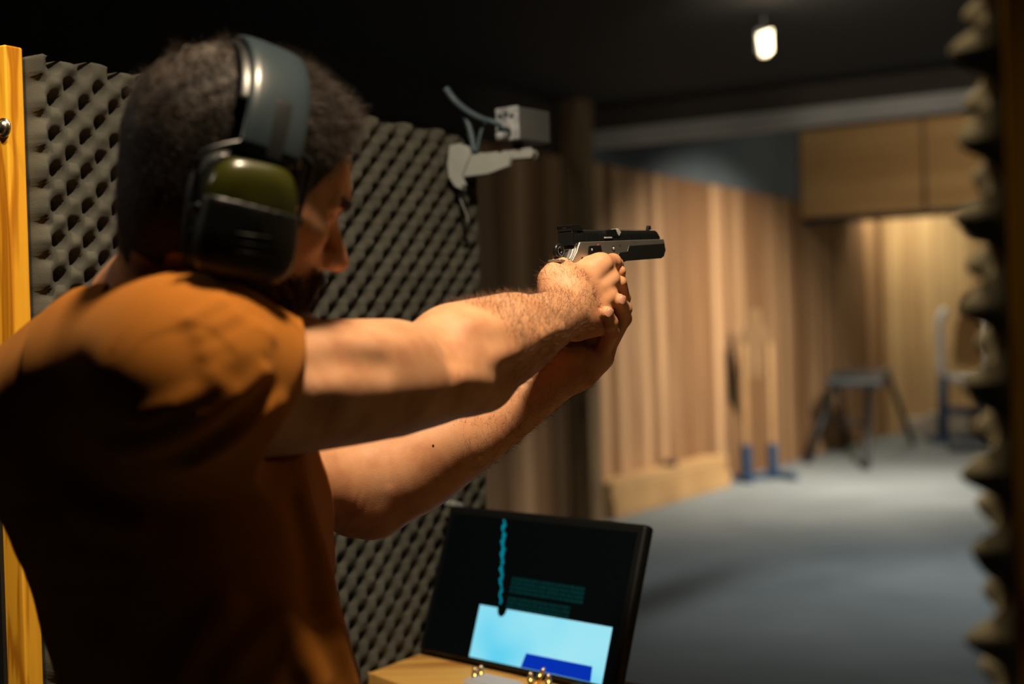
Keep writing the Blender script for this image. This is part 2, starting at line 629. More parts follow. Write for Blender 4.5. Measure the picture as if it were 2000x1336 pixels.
# boarded header hanging over the target area, in two panels with a batten
T_SEAM = float(plane_at(1805, 330, DV, S_HEAD).dot(NV))
hd = empty('board_header', lane(S_HEAD, -2.7, 2.65),
           'high panel of horizontal brown boards hanging in front of the back wall', 'wall panel')
Geo().box((0, 0, 0), DV, NV, Z, S_HEAD, S_HEAD + 0.04, T_WALL + 0.03, T_SEAM, 2.66, 3.62).build('board_panel', M['planks_header'], hd)
Geo().box((0, 0, 0), DV, NV, Z, S_HEAD, S_HEAD + 0.04, T_SEAM + 0.003, -0.4, 2.66, 3.62).build('board_panel', M['planks_header'], hd)
Geo().box((0, 0, 0), DV, NV, Z, S_HEAD - 0.012, S_HEAD - 0.001, T_SEAM - 0.02, T_SEAM + 0.02, 2.66, 3.62).build('seam_batten', M['post_wood'], hd)
Geo().box((0, 0, 0), DV, NV, Z, S_HEAD + 0.0, S_HEAD + 0.06, T_WALL + 0.03, -0.4, 2.58, 2.655).build('bottom_rail', M['dark_metal'], hd)

# square post in front of the board wall
pp = Geo()
pc = lane(9.72, -5.13, 0)
pp.box(pc, DV, NV, Z, -0.10, 0.10, -0.088, 0.088, 0.0, Z_LO)
tag(pp.build('wooden_post', M['post_wood'], None, False, 0.006),
    'tall square dark wooden post standing before the board wall', 'post')

# low timber ledge at the foot of the board wall
g = Geo()
e0 = 8.0
e0 = 9.95
e1 = plane_at(1425, 940, NV, T_WALL + 0.25).dot(DV)
g.box((0, 0, 0), DV, NV, Z, e0, e1, T_WALL + 0.035, T_WALL + 0.27, 0.0, 0.14)
led = empty('timber_ledge', lane((e0 + e1) / 2, T_WALL + 0.15, 0), 'low pale timber ledge on the floor along the board wall', 'ledge')
g.build('lower_beam', M['sill_wood'], led, False, 0.006)
Geo().box((0, 0, 0), DV, NV, Z, e0, e1 - 0.04, T_WALL + 0.035, T_WALL + 0.25, 0.145, 0.29).build('upper_beam', M['sill_wood'], led, False, 0.006)
q = lane(11.3, T_WALL + 0.14, 0.29)
tag(Geo().lathe(q, Z, [(0.001, 0.06), (0.03, 0.065), (0.05, 0.05), (0.055, 0.0)]).build('dark_weight', M['dark_metal'], None, True),
    'small dark round lump resting on the timber ledge', 'weight')


# ------------------------------------------------------------------ bright lamp under the ceiling
lp = at(1495, 84, 7.9)
lf = empty('ceiling_lamp', lp, 'small bright lamp glowing under the black ceiling', 'lamp')
glow = mat_new('glowing_lamp_glass', (1, 0.9, 0.7), 0.4)
_b = glow.node_tree.nodes['Principled BSDF']
_b.inputs['Emission Color'].default_value = (1.0, 0.80, 0.45, 1)
_b.inputs['Emission Strength'].default_value = 3.2
g = Geo()
g.add(*(lambda P: (P, [(0, 1, 2, 3, 4), (9, 8, 7, 6, 5), (0, 5, 6, 1), (1, 6, 7, 2), (2, 7, 8, 3), (3, 8, 9, 4), (4, 9, 5, 0)]))(
    [lp + X * a * 0.0028 + Z * b * 0.0028 + Y * y for y in (-0.02, 0.02) for a, b in
     ((-15, 17), (13, 26), (13, -17), (3, -26), (-10, -25))]))
g.build('lamp_glass', glow, lf, False, 0.004)
_pl = bpy.data.lights.new('ceiling_lamp_light', 'POINT')
_pl.energy = 1.6
_pl.color = (1.0, 0.82, 0.55)
_pl.shadow_soft_size = 0.05
_po = bpy.data.objects.new('ceiling_lamp_light', _pl)
COL.objects.link(_po)
_po.location = Vector(lp - Y * 0.10 - Z * 0.02)
hood = Geo().box(lp, X, Y, Z, -0.05, 0.045, 0.02, 0.05, -0.05, 0.085)
hood.build('lamp_housing', M['dark_metal'], lf, False, 0.004)
Geo().tube([lp + Y * 0.035 + Z * 0.08, np.array([lp[0], lp[1] + 0.035, Z_LO])], 0.008, 8).build('hanger_rod', M['dark_metal'], lf, True)


# ------------------------------------------------------------------ acoustic foam and dividers
def foam_grid(name, s0, s1, z0, z1, t_base, side, amp, pu, pv, res, mat, parent, ph=(0, 0), thick=0.012, jit=0.0, wave=0.0, flat_=1.0):
    nu, nv = int((s1 - s0) / res) + 1, int((z1 - z0) / res) + 1
    u = np.linspace(s0, s1, nu)
    v = np.linspace(z0, z1, nv)
    U, W = np.meshgrid(u, v, indexing='ij')
    c = np.cos(2 * np.pi * U / pu + ph[0]) * np.cos(2 * np.pi * W / pv + ph[1])
    g_ = np.clip((-c - 0.16) / 0.54, 0, 1)
    pit = g_ * g_ * (3 - 2 * g_)
    H = thick + amp * ((1 - flat_) * (0.5 + 0.5 * np.sign(c) * np.abs(c) ** 0.85) + flat_ * (0.84 + 0.16 * np.clip(c, 0, 1) - 0.84 * pit))
    if jit:
        H = H + jit * np.sin(U * 91 + W * 57) * np.cos(W * 133 - U * 41) * (c > 0) * c
    Wz = W.copy()
    if wave:
        k = np.clip((W - (z1 - 0.03)) / 0.03, 0, 1)
        Wz = W + k * wave * np.sign(np.sin(2 * np.pi * U / pu * 0.5 + 0.7)) - k * wave * 1.2 * (np.modf(U / pu)[0] - 0.5)
    P = U[..., None] * DV + (t_base + side * H)[..., None] * NV + Wz[..., None] * Z
    Pb = U[..., None] * DV + np.full_like(U, t_base)[..., None] * NV + Wz[..., None] * Z
    V = np.concatenate([P.reshape(-1, 3), Pb.reshape(-1, 3)])
    idx = np.arange(nu * nv).reshape(nu, nv)
    a, b, c2, d = idx[:-1, :-1].ravel(), idx[1:, :-1].ravel(), idx[1:, 1:].ravel(), idx[:-1, 1:].ravel()
    F = [np.stack([a, b, c2, d], 1)]
    n = nu * nv

    def strip(e):
        return np.stack([e[:-1], e[1:], e[1:] + n, e[:-1] + n], 1)
    F += [strip(idx[0]), strip(idx[-1]), strip(idx[:, 0]), strip(idx[:, -1])]
    back = np.array([[idx[0, 0] + n, idx[-1, 0] + n, idx[-1, -1] + n, idx[0, -1] + n]])
    F.append(back)
    o = fast_mesh(name, V, np.concatenate(F), mat, parent)
    return o


# left divider: pine end board, foam sheet, thin far post
T_L = -1.445
s_near = plane_at(42, 400, NV, T_L).dot(DV)
s_far = plane_at(903, 600, NV, T_L).dot(DV)
z_top = plane_at(60, 122, NV, T_L)[2]
dv = empty('lane_divider', lane((s_near + s_far) / 2, T_L - 0.06, 0),
           'lane divider behind the shooter clad in grey egg crate foam', 'divider')
Geo().box((0, 0, 0), DV, NV, Z, s_near, s_far, T_L - 0.05, T_L - 0.001, 0.02, z_top - 0.02).build('core_panel', M['dark_wall'], dv)
PU, PVV = 0.0505, 0.0445
_pp = plane_at(64, 157, NV, T_L + 0.03)
pit_ = (float(_pp.dot(DV)), float(_pp[2]))
foam_grid('foam_sheet', s_near + 0.004, s_far, 0.75, z_top, T_L, 1, 0.036, PU, PVV, 0.0034, M['foam'], dv, (math.pi - 2 * math.pi * pit_[0] / PU, -2 * math.pi * pit_[1] / PVV), 0.010, 0.003, 0.003)
g = Geo().box((0, 0, 0), DV, NV, Z, s_near - 0.028, s_near, T_L - 0.18, T_L + 0.012, 0.0, z_top + 0.014)
g.build('end_board', M['pine'], dv, False, 0.003, 'orange varnished pine end board')
g = Geo().box((0, 0, 0), DV, NV, Z, s_far, s_far + 0.045, T_L - 0.06, T_L + 0.012, 0.0, z_top - 0.05)
g.build('far_post', M['pine_edge'], dv, False, 0.002, 'pale plain pine edge strip')
# domed bolt with washer
bp_ = plane_at(8, 250, DV, s_near - 0.0285)
bt = Geo().lathe(bp_, -DV, [(0.0, 0.0125), (0.002, 0.0125), (0.0022, 0.0095), (0.005, 0.0085), (0.0075, 0.005), (0.0083, 0.0)], 20)
bt.build('domed_bolt', M['metal'], dv, True, 0, 'shiny domed steel bolt')
# a dark metal edge strip at the lower left
se = plane_at(4, 1150, DV, s_near - 0.03)
Geo().box((0, 0, 0), DV, NV, Z, s_near - 0.034, s_near - 0.028, se.dot(NV) - 0.05, se.dot(NV) + 0.003, 0.3, se[2] + 0.09).build(
    'edge_strip', M['dark_metal'], dv)

# right divider, close to the camera
c_r = at(1972, 668, 0.83)
T_R, s_r = float(c_r.dot(NV)), float(c_r.dot(DV))
dr = empty('lane_divider', lane(s_r + 0.5, T_R + 0.06, 0),
           'near lane divider at the right edge of the view with brown post and foam peaks', 'divider')
Geo().box((0, 0, 0), DV, NV, Z, s_r, s_r + 0.03, T_R, T_R + 0.14, 0.0, 2.25).build('end_board', M['pine'], dr, False, 0.003,
                                                                                   'brown pine end board in half shade')
Geo().box((0, 0, 0), DV, NV, Z, s_r + 0.03, s_r + 1.1, T_R + 0.001, T_R + 0.05, 0.0, 2.2).build('core_panel', M['dark_wall'], dr)
foam_grid('foam_sheet', s_r + 0.002, s_r + 1.1, 0.9, 2.2, T_R, -1, 0.026, 0.064, 0.0497, 0.0036, M['foam_yellow'], dr, (-0.25, 1.05), 0.003, 0.005, 0.0, 0.0)


# ------------------------------------------------------------------ table and what lies on it
ZT = 0.95
p1 = floor_at(714, 1311, ZT)
p2 = floor_at(782, 1336, ZT)
dd = (p2 - p1) / np.linalg.norm(p2 - p1)
p3 = p2 + dd * 0.12
poly = [lane(2.06, T_L + 0.045), lane(p1.dot(DV), T_L + 0.045), p1, p2, p3,
        p3 + NV * 0.25, lane(min(p3.dot(DV) - 0.02, 1.55), T_R - 0.06), lane(1.84, T_R - 0.06)]
poly = [np.array([p[0], p[1], 0]) for p in poly]
n = len(poly)
tb = empty('shooting_table', lane(1.9, -0.8, 0), 'orange pine shooting table carrying the monitor and cartridges', 'table')
Vt = [p + Z * (ZT - 0.035) for p in poly] + [p + Z * ZT for p in poly]
Ft = [tuple(range(n)), tuple(range(2 * n - 1, n - 1, -1))] + [(i, n + i, n + (i + 1) % n, (i + 1) % n) for i in range(n)]
bevel(part('table_top', Vt, Ft, M['table_wood'], tb, False), 0.003)
for ss, tt in ((1.96, T_L + 0.09), (1.78, T_R - 0.09), (1.84, T_L + 0.09), (1.62, T_R - 0.10)):
    Geo().box(lane(ss, tt), DV, NV, Z, -0.022, 0.022, -0.022, 0.022, 0.0, ZT - 0.036).build('leg', M['pine_edge'], tb, False, 0.002)

# monitor leaning back on the table
mBL = floor_at(815, 1274, ZT + 0.006)
mBR = floor_at(1200, 1358, ZT + 0.006)
mx_ = (mBR - mBL) / np.linalg.norm(mBR - mBL)
mn = np.cross(mx_, Z)                     # towards the shooter
mn = mn / np.linalg.norm(mn)
if mn[1] > 0:
    mn = -mn
tilt = math.radians(19)
mu = Z * math.cos(tilt) - mn * math.sin(tilt)
mf = mn * math.cos(tilt) + Z * math.sin(tilt)
MW, MH = float(np.linalg.norm(mBR - mBL)), 0.258
print('MONITOR', MW, mBL, mBR)
mo = empty('monitor', mBL + mx_ * MW / 2, 'black flat monitor leaning back on the table with a cyan window on screen', 'monitor')
g = Geo().box(mBL + mf * 0.0, mx_, mu, mf, 0, MW, 0.004, MH, -0.022, 0.0)
g.build('casing', M['matt_black'], mo, False, 0.006)
# screen image: dark picture, cyan block, blue block, cyan pulse line
scr = bpy.data.materials.new('screen_picture')
scr.use_nodes = True


def scr_mat(name, col, strength):
    m = mat_new(name, (0.001, 0.0012, 0.0015), 0.55, 0, 0.06)
    b = m.node_tree.nodes['Principled BSDF']
    b.inputs['Emission Color'].default_value = (*col, 1)
    b.inputs['Emission Strength'].default_value = strength
    return m


def cyan_gradient():
    m = scr_mat('cyan_screen_block', (0.3, 0.75, 0.9), 1.0)
    nt, nn, ln, b = nodes(m)
    mp = mapping(nt, (5, 5, 5))
    nz = nn.new('ShaderNodeTexNoise')
    nz.inputs['Scale'].default_value = 1.4
    nz.inputs['Detail'].default_value = 1
    ln.new(mp.outputs[0], nz.inputs['Vector'])
    r = ramp(nt, [(0.35, (0.10, 0.62, 0.86)), (0.55, (0.30, 0.76, 0.89)), (0.75, (0.38, 0.79, 0.89))])
    ln.new(nz.outputs['Fac'], r.inputs[0])
    ln.new(r.outputs[0], b.inputs['Emission Color'])
    return m


def uv(px, py):
    p = plane_at(px, py, mf, float((mBL + mf * 0.0005).dot(mf)))
    d = p - mBL
    return float(d.dot(mx_)), float(d.dot(mu))


def patch(name, pts, mat, lift, parent):
    P = [mBL + mx_ * u + mu * v + mf * lift for u, v in pts]
    Q = [p - mf * 0.0003 for p in P]
    k = len(P)
    F = [tuple(range(k)), tuple(range(2 * k - 1, k - 1, -1))] + [(i, (i + 1) % k, k + (i + 1) % k, k + i) for i in range(k)]
    return part(name, P + Q, F, mat, parent, False)


screen = patch('screen', [(0.014, 0.009), (MW - 0.014, 0.009), (MW - 0.014, MH - 0.014), (0.014, MH - 0.014)],
               scr_mat('dark_screen_glass', (0.10, 0.22, 0.26), 0.006), 0.0006, mo)
a_, b_, c_, d_ = uv(932, 1182), uv(1190, 1222), uv(1181, 1345), uv(922, 1284)
u0, u1, v0, v1 = (a_[0] + d_[0]) / 2, (b_[0] + c_[0]) / 2, 0.010, (a_[1] + b_[1]) / 2
un, vn = uv(979, 1200)
hole = [(un + 0.011 * math.cos(q), v1 - 0.0 - 0.014 * abs(math.sin(q))) for q in np.linspace(math.pi, 0, 7)]
patch('cyan_window', [(u0, v0 + 0.001), (u1, v0 + 0.001), (u1, v1)] + hole[::-1] + [(u0, v1)], cyan_gradient(), 0.001, screen)
e_, f_ = uv(1028, 1278), uv(1158, 1300)
bv = (e_[1] + f_[1]) / 2
patch('blue_block', [(e_[0] - 0.006, v0 + 0.0015), (f_[0] + 0.002, v0 + 0.0015), (f_[0], bv), (e_[0], bv)],
      scr_mat('blue_screen_block', (0.0, 0.028, 0.42), 1.0), 0.0014, screen)
# pulse line: a jagged strip
lu, lt, lb = uv(985, 1015)[0], uv(985, 1015)[1], uv(977, 1180)[1]
ks = 46
lu0, lu1 = lu, uv(977, 1180)[0]
Lp, Rp = [], []
for i in range(ks):
    v = lt + (lb - lt) * i / (ks - 1)
    lu = lu0 + (lu1 - lu0) * i / (ks - 1)
    w = 0.0014 + 0.0036 * random.random() ** 1.3 * (1 if i < ks * 0.8 else 0.55)
    off = 0.0018 * math.sin(i * 0.9) + random.uniform(-0.001, 0.001)
    Lp.append((lu + off - w, v))
    Rp.append((lu + off + w, v))
patch('pulse_line', Lp + Rp[::-1], scr_mat('teal_screen_line', (0.0, 0.25, 0.33), 0.8), 0.001, screen)
# faint rows of unreadable text
tl, tr = uv(1000, 1130), uv(1140, 1150)
tm = scr_mat('dim_teal_text', (0.0, 0.13, 0.12), 0.18)
g = Geo()
for r_ in range(7):
    vv = tl[1] - 0.0068 * r_ - (0.005 if r_ > 3 else 0)
    uu = tl[0] + 0.001
    lim = tr[0] + (0.004 if r_ < 4 else -0.02)
    while uu < lim:
        w = random.uniform(0.002, 0.009)
        g.box(mBL + mf * 0.0009, mx_, mu, mf, uu, min(uu + w, lim), vv - 0.0026, vv + 0.0026, 0, 0.0003)
        uu += w + random.uniform(0.0008, 0.0025)
_t = g.build('text_rows', tm, screen)
_t['kind'] = 'stuff'
# foot at the back
bk = -mf
Geo().box(mBL - mn * 0.0, mx_, -mn, Z, MW * 0.38, MW * 0.62, 0.10, 0.19, 0.0, 0.006).build('foot', M['black_plastic'], mo, False, 0.002)
Geo().tube([mBL + mx_ * MW / 2 - mn * 0.15 + Z * 0.006, mBL + mx_ * MW / 2 + mu * 0.12 - mf * 0.02], 0.012, 12).build(
    'stand_neck', M['black_plastic'], mo, True)
cl = mBL + mx_ * 0.0 + mu * (MH - 0.002)
Geo().box(cl, mx_, mu, mf, -0.012, 0.012, -0.001, 0.010, -0.022, 0.003).build('top_clip', M['white_metal'], mo, False, 0.003,
                                                                            label='pale clip on the top corner')


# cartridges, tray and magazine
def cartridge(base, ax, label, group):
    ax = np.asarray(ax, float)
    ax = ax / np.linalg.norm(ax)
    root = empty('pistol_cartridge', base, label, 'cartridge', group)
    Geo().lathe(base, ax, [(0.0, 0.0040), (0.0004, 0.0049), (0.0014, 0.0049), (0.0018, 0.0043), (0.0026, 0.0043), (0.0034, 0.0049), (0.0190, 0.0048)], 16).build(
        'case', M['brass'], root, True)
    Geo().lathe(base, ax, [(0.0188, 0.0044), (0.022, 0.0043), (0.025, 0.0036), (0.0275, 0.0022), (0.0287, 0.0)], 16).build(
        'bullet', M['copper'], root, True)
    return root


zt = ZT + 0.0006
cg = 'brass cartridges on the table'
for (px, py), lb_ in (((928, 1338), 'leftmost upright brass cartridge of the pair left of the white tray'),
                      ((940, 1334), 'upright brass cartridge touching the left end of the white tray'),
                      ((1037, 1348), 'upright brass cartridge at the right end of the white tray')):
    b0 = floor_at(px, py, zt)
    cartridge(b0, Z, lb_, cg)
b0 = floor_at(1047, 1344, zt + 0.005)
tip = at(1064, 1311, np.dot(b0 - CAM, FWD) + 0.0)
cartridge(b0 + Z * 0.006, tip - b0, 'brass cartridge leaning up before the monitor, hollow end raised', cg)
b0 = floor_at(1072, 1352, zt)
cartridge(b0, Z, 'upright brass cartridge between the leaning one and the black magazine', cg)
t0 = floor_at(951, 1336, ZT)
tr_ = empty('ammunition_tray', t0 + mx_ * 0.04, 'white ribbed ammunition tray lying in front of the monitor', 'tray')
M['white_plastic'] = mat_new('white_tray_plastic', (0.62, 0.66, 0.76), 0.4)
g = Geo().box(t0 + Z * 0.0006, mx_, mn, Z, 0.0, 0.082, 0.0, 0.05, 0.0, 0.014)
g.build('tray_body', M['white_plastic'], tr_, False, 0.0015)
g = Geo()
for i in range(6):
    g.box(t0, mx_, mn, Z, 0.001, 0.081, 0.003 + i * 0.008, 0.006 + i * 0.008, 0.0146, 0.0175)
g.build('ribs', M['white_plastic'], tr_, False, 0.0008)
m0 = floor_at(1135, 1362, ZT)
mg = empty('pistol_magazine', m0, 'black pistol magazine lying before the blue corner of the screen', 'magazine')
g = Geo().prism(m0 + Z * 0.0006, mx_, mn, Z, [(-0.022, 0), (0.024, 0), (0.020, 0.014), (0.002, 0.024), (-0.016, 0.016)], 0.0, 0.09)
g.build('magazine_body', M['matt_black'], mg, False, 0.002)
Geo().box(m0, mx_, mn, Z, -0.024, 0.026, 0.0905, 0.098, 0.0006, 0.022).build('base_plate', M['black_plastic'], mg, False, 0.002)


# ------------------------------------------------------------------ little box camera on a bracket at the divider's end
cb = empty('camera_bracket', at(905, 330, 2.62), 'pale grey metal bracket screwed to the top far corner of the divider', 'bracket')
dB = 2.555


def ppoly(pts, d, thick, name, mat, parent, bev=0.002, label=None):
    """plate cut to an outline; it stands d metres away and is thick metres deep"""
    k = len(pts)
    A = [at(x, y, d) for x, y in pts]
    off = np.array([0.25, 0.97, 0]) * thick
    B = [p + off for p in A]
    F = [tuple(range(k)), tuple(range(2 * k - 1, k - 1, -1))] + [(i, (i + 1) % k, k + (i + 1) % k, k + i) for i in range(k)]
    o = part(name, A + B, F, mat, parent, False, label)
    if bev:
        bevel(o, bev)
    return o


ppoly([(880, 286), (897, 282), (914, 288), (917, 300), (900, 344), (907, 360), (903, 368), (890, 362), (879, 345), (876, 318)],
      dB, 0.006, 'mounting_plate', M['white_metal'], cb)
ppoly([(912, 300), (948, 301), (990, 296), (996, 305), (992, 322), (952, 337), (903, 343), (902, 335)], dB + 0.007, 0.012, 'arm', M['white_metal'], cb)
ppoly([(990, 297), (1036, 290), (1041, 296), (1036, 305), (995, 308)], dB + 0.02, 0.03, 'tip_plate', M['white_metal'], cb)
ppoly([(1003, 272), (1016, 272), (1018, 296), (1003, 296)], dB + 0.028, 0.014, 'swivel', M['dark_metal'], cb)

bx0 = at(1008, 214, dB + 0.0)
bc = empty('box_camera', at(1010, 250, dB + 0.03), 'small grey box camera with a cable on the bracket above the divider', 'camera')
cax = np.array([0.62, 0.78, 0]); cax /= np.linalg.norm(cax)      # where it looks
cay = np.cross(Z, cax)                                           # its left
o_ = at(989, 245, dB + 0.0)
Geo().box(o_, cax, cay, Z, 0.004, 0.098, -0.026, 0.024, -0.028, 0.032).build('casing', M['grey_case'], bc, False, 0.004)
Geo().box(o_, cax, cay, Z, 0.0, 0.0038, -0.027, 0.025, -0.027, 0.033).build('rear_panel', M['light_case'], bc, False, 0.0015,
                                                                          'pale rear panel with sockets')
g = Geo()
for a, b in ((0.012, 0.018), (-0.002, 0.02), (-0.014, 0.016), (0.012, 0.002)):
    g.lathe(o_ + cay * a + Z * b - cax * 0.004, cax, [(0, 0.003), (0.004, 0.003)], 10)
g.build('socket', M['matt_black'], bc)
Geo().lathe(o_ + cax * 0.098, cax, [(0, 0.018), (0.012, 0.018), (0.012, 0.014), (0.004, 0.0)], 20).build('lens', M['black_plastic'], bc, True)
Geo().lathe(o_ - cay * 0.002 - Z * 0.014 - cax * 0.018, cax, [(0, 0.006), (0.0, 0.010), (0.016, 0.010)], 14).build('plug', M['matt_black'], bc, True)
Geo().lathe(at(972, 266, dB - 0.03), np.array([0.5, 0.5, 0.12]), [(0, 0.005), (0.001, 0.007), (0.022, 0.007)], 12).build(
    'bright_connector', M['light_case'], bc, True)


def curve_pts(ctrl, nper=8):
    ctrl = [np.asarray(c, float) for c in ctrl]
    c = [2 * ctrl[0] - ctrl[1]] + ctrl + [2 * ctrl[-1] - ctrl[-2]]
    out = []
    for i in range(1, len(c) - 2):
        for k in range(nper):
            t = k / nper
            out.append(0.5 * ((2 * c[i]) + (-c[i - 1] + c[i + 1]) * t + (2 * c[i - 1] - 5 * c[i] + 4 * c[i + 1] - c[i + 2]) * t * t +
                              (-c[i - 1] + 3 * c[i] - 3 * c[i + 1] + c[i + 2]) * t ** 3))
    out.append(c[-2])
    return out


cab = curve_pts([at(870, 172, dB), at(888, 196, dB), at(912, 216, dB - 0.01), at(940, 231, dB - 0.02), at(968, 240, dB - 0.03), at(984, 256, dB - 0.012)])
tag(Geo().tube(cab, list(np.linspace(0.0065, 0.0042, len(cab))), 10).build('antenna_cable', M['blue_cable'], None, True),
    'thick blue-grey cable rising up and left from the back of the box camera', 'cable')
cab = curve_pts([at(900, 205, dB + 0.01), at(910, 230, dB + 0.01), at(920, 262, dB + 0.006), at(926, 297, dB + 0.004)])
g = Geo().tube(cab, 0.0055, 8)
g.tube(curve_pts([at(948, 236, dB + 0.0), at(938, 262, dB), at(931, 297, dB + 0.003)]), 0.003, 8)
tag(g.build('hanging_cable', M['blue_cable'], None, True), 'blue-grey cable loop hanging down onto the pale bracket', 'cable')
cab = curve_pts([at(905, 362, dB), at(908, 376, dB), at(899, 386, dB + 0.01), at(914, 430, dB), at(906, 442, dB)])
tag(Geo().tube(cab, 0.004, 8).build('tied_cable', M['black_plastic'], None, True), 'short dark cable dangling below the bracket on the edge strip', 'cable')

# ------------------------------------------------------------------ far end of the range
# trestle with a dark cover
tc = floor_at(1680, 893)
sd = float(np.dot(tc - CAM, FWD))
tr = empty('trestle_stand', tc, 'dark folding trestle standing before the left half of the back wall', 'trestle')
topz = tc[2] + 1.5 - 0
TT = lambda px, py, dd=0.0: at(px, py, sd + dd)
Vt = [TT(1612, 738, -0.2), TT(1722, 742, -0.35), TT(1742, 716, 0.25), TT(1628, 722, 0.4)]
Geo().add(Vt + [v - Z * 0.10 for v in Vt], [(0, 1, 2, 3), (7, 6, 5, 4), (0, 4, 5, 1), (1, 5, 6, 2), (2, 6, 7, 3), (3, 7, 4, 0)]).build(
    'cover', M['dark_cloth'], tr, False, 0.03)


def to_floor(px, py):
    p = floor_at(px, py)
    return p


for a, b in (((1630, 748, -0.1), (1578, 905)), ((1700, 750, -0.3), (1692, 918)), ((1735, 735, 0.1), (1784, 868)), ((1640, 745, 0.3), (1652, 876))):
    Geo().tube([TT(*a), to_floor(*b)], 0.035, 8).build('leg', M['dark_metal'], tr, True)
Geo().tube([TT(1612, 820, -0.1), TT(1697, 830, -0.3)], 0.02, 8).build('cross_brace', M['dark_metal'], tr, True)


def target_outline():
    return [(-0.225, 0.0), (0.225, 0.0), (0.225, 0.36), (0.13, 0.50), (0.085, 0.52), (0.085, 0.66), (-0.085, 0.66), (-0.085, 0.52), (-0.13, 0.50), (-0.225, 0.36)]


def target(base, ax, h0, mat, name_label, stick_h, wdt=1.0, stand_mat=None, foot=True):
    """cardboard silhouette on two sticks; base on the floor, ax sideways"""
    root = empty('cardboard_target', base, name_label, 'target')
    nrm_ = np.cross(ax, Z)
    Geo().prism(base + Z * h0, ax, nrm_, Z, [(x * wdt, z) for x, z in target_outline()], -0.003, 0.003).build('cardboard', mat, root)
    for sx in (-0.17, 0.17):
        Geo().box(base + ax * sx * wdt, ax, nrm_, Z, -0.024, 0.024, 0.004, 0.028, 0.05, stick_h).build('stick', M['dull_wood'], root)
        Geo().box(base + ax * sx * wdt, ax, nrm_, Z, -0.04, 0.04, -0.02, 0.05, 0.0, 0.34).build('socket', M['blue_steel'], root)
    g = Geo()
    g.box(base, ax, nrm_, Z, -0.34, 0.34, -0.05, 0.05, 0.0, 0.05)
    g.box(base, ax, nrm_, Z, -0.26, -0.2, -0.3, 0.3, 0.0, 0.05)
    g.box(base, ax, nrm_, Z, 0.2, 0.26, -0.3, 0.3, 0.0, 0.05)
    g.build('foot_frame', M['blue_steel'], root)
    return root


tb0 = floor_at(1484, 936)
tax = (NV * 0.50 + DV * 0.50)
tax /= np.linalg.norm(tax)
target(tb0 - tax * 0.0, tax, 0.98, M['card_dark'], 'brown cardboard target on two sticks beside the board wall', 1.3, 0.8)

# white tube frame with a cardboard target on the right
tb1 = floor_at(1886, 862)
d1 = float(np.dot(tb1 - CAM, FWD))
fr = empty('target_frame', tb1, 'white tube target frame on a dark blue stand by the back wall', 'frame')
P = lambda px, py, dd=0.0: at(px, py, d1 + dd)
g = Geo().tube(curve_pts([P(1848, 604), P(1836, 625), P(1837, 690), P(1838, 724), P(1862, 738), P(1900, 742), P(1928, 748)], 6), 0.045, 10)
g.build('tube_frame', M['white_tube'], fr, True)
Geo().tube([P(1930, 598), P(1932, 680), P(1928, 748)], 0.04, 10).build('tube_upright', M['white_tube'], fr, True)
for px in (1842, 1922):
    Geo().tube([P(px, 735), P(px, 866)], 0.06, 8).build('leg', M['blue_steel'], fr, True)
Geo().tube([P(1838, 800), P(1926, 804)], 0.05, 8).build('cross_bar', M['blue_steel'], fr, True)
Geo().box(P(1885, 862), X, Y, Z, -0.42, 0.30, -0.25, 0.25, 0.0, 0.06).build('foot_frame', M['blue_steel'], fr)
g = Geo()
k = [(1868, 715), (1915, 715), (1921, 690), (1921, 625), (1912, 612), (1912, 575), (1880, 575), (1878, 612), (1868, 630), (1862, 690)]
A = [P(x, y, -0.1) for x, y in k]
g.add(A + [a + Y * 0.008 for a in A], [tuple(range(10)), tuple(range(19, 9, -1))] + [(i, (i + 1) % 10, 10 + (i + 1) % 10, 10 + i) for i in range(10)])
cardt = g.build('cardboard_target', M['card'], None)
tag(cardt, 'light brown cardboard target hanging in the white tube frame', 'target')
# backstop blocks
for px, py, w, h, lb_ in ((1790, 858, 0.30, 0.24, 'pale low concrete block at the foot of the back wall beside the trestle'),
                          (1865, 856, 0.55, 0.30, 'pale low concrete block at the foot of the back wall behind the white frame')):
    b0 = lane(S_BACK - 0.30, float(floor_at(px, py - 6).dot(NV)))
    M.setdefault('block', noise_mat('pale_concrete_block', (0.30, 0.27, 0.24), (0.38, 0.34, 0.30), 4, 0.9))
    o = Geo().box(b0, NV, DV, Z, -w / 2, w / 2, 0, 0.25, 0.0, h).build('concrete_block', M['block'], None, False, 0.02)
    tag(o, lb_, 'block')
o = Geo().box(floor_at(1884, 884), NV, DV, Z, -0.2, 0.25, 0, 0.2, 0.0, 0.12)
tag(o.build('dark_sandbag', M['dark_cloth'], None, False, 0.05), 'dark bag lying between the legs of the white frame stand', 'bag')
# warm lamp behind the white frame
wl = at(1950, 600, d1 + 0.5)
wo = empty('range_light', wl, 'warm glowing work light half hidden behind the near foam at right', 'lamp')
wm = mat_new('warm_glowing_glass', (1, 0.8, 0.5), 0.4)
wm.node_tree.nodes['Principled BSDF'].inputs['Emission Color'].default_value = (1.0, 0.62, 0.22, 1)
wm.node_tree.nodes['Principled BSDF'].inputs['Emission Strength'].default_value = 1.1
Geo().lathe(wl, -Y, [(0, 0.10), (0.04, 0.10), (0.06, 0.07), (0.065, 0.0)], 16).build('lamp_glass', wm, wo, True)
Geo().tube([np.array([wl[0], wl[1] + 0.03, 0]), wl + Y * 0.03 - Z * 0.05], 0.02, 8).build('lamp_pole', M['dark_metal'], wo, True)
# blue box under the header
bb = at(1930, 438, d1 - 1.3)
tag(Geo().box(bb, X, Y, Z, -0.16, 0.3, -0.05, 0.2, -0.1, 0.12).build('wall_box', M['blue_steel'], None, False, 0.01),
    'dark blue box mounted under the right end of the board header', 'box')



FASTDEV = False
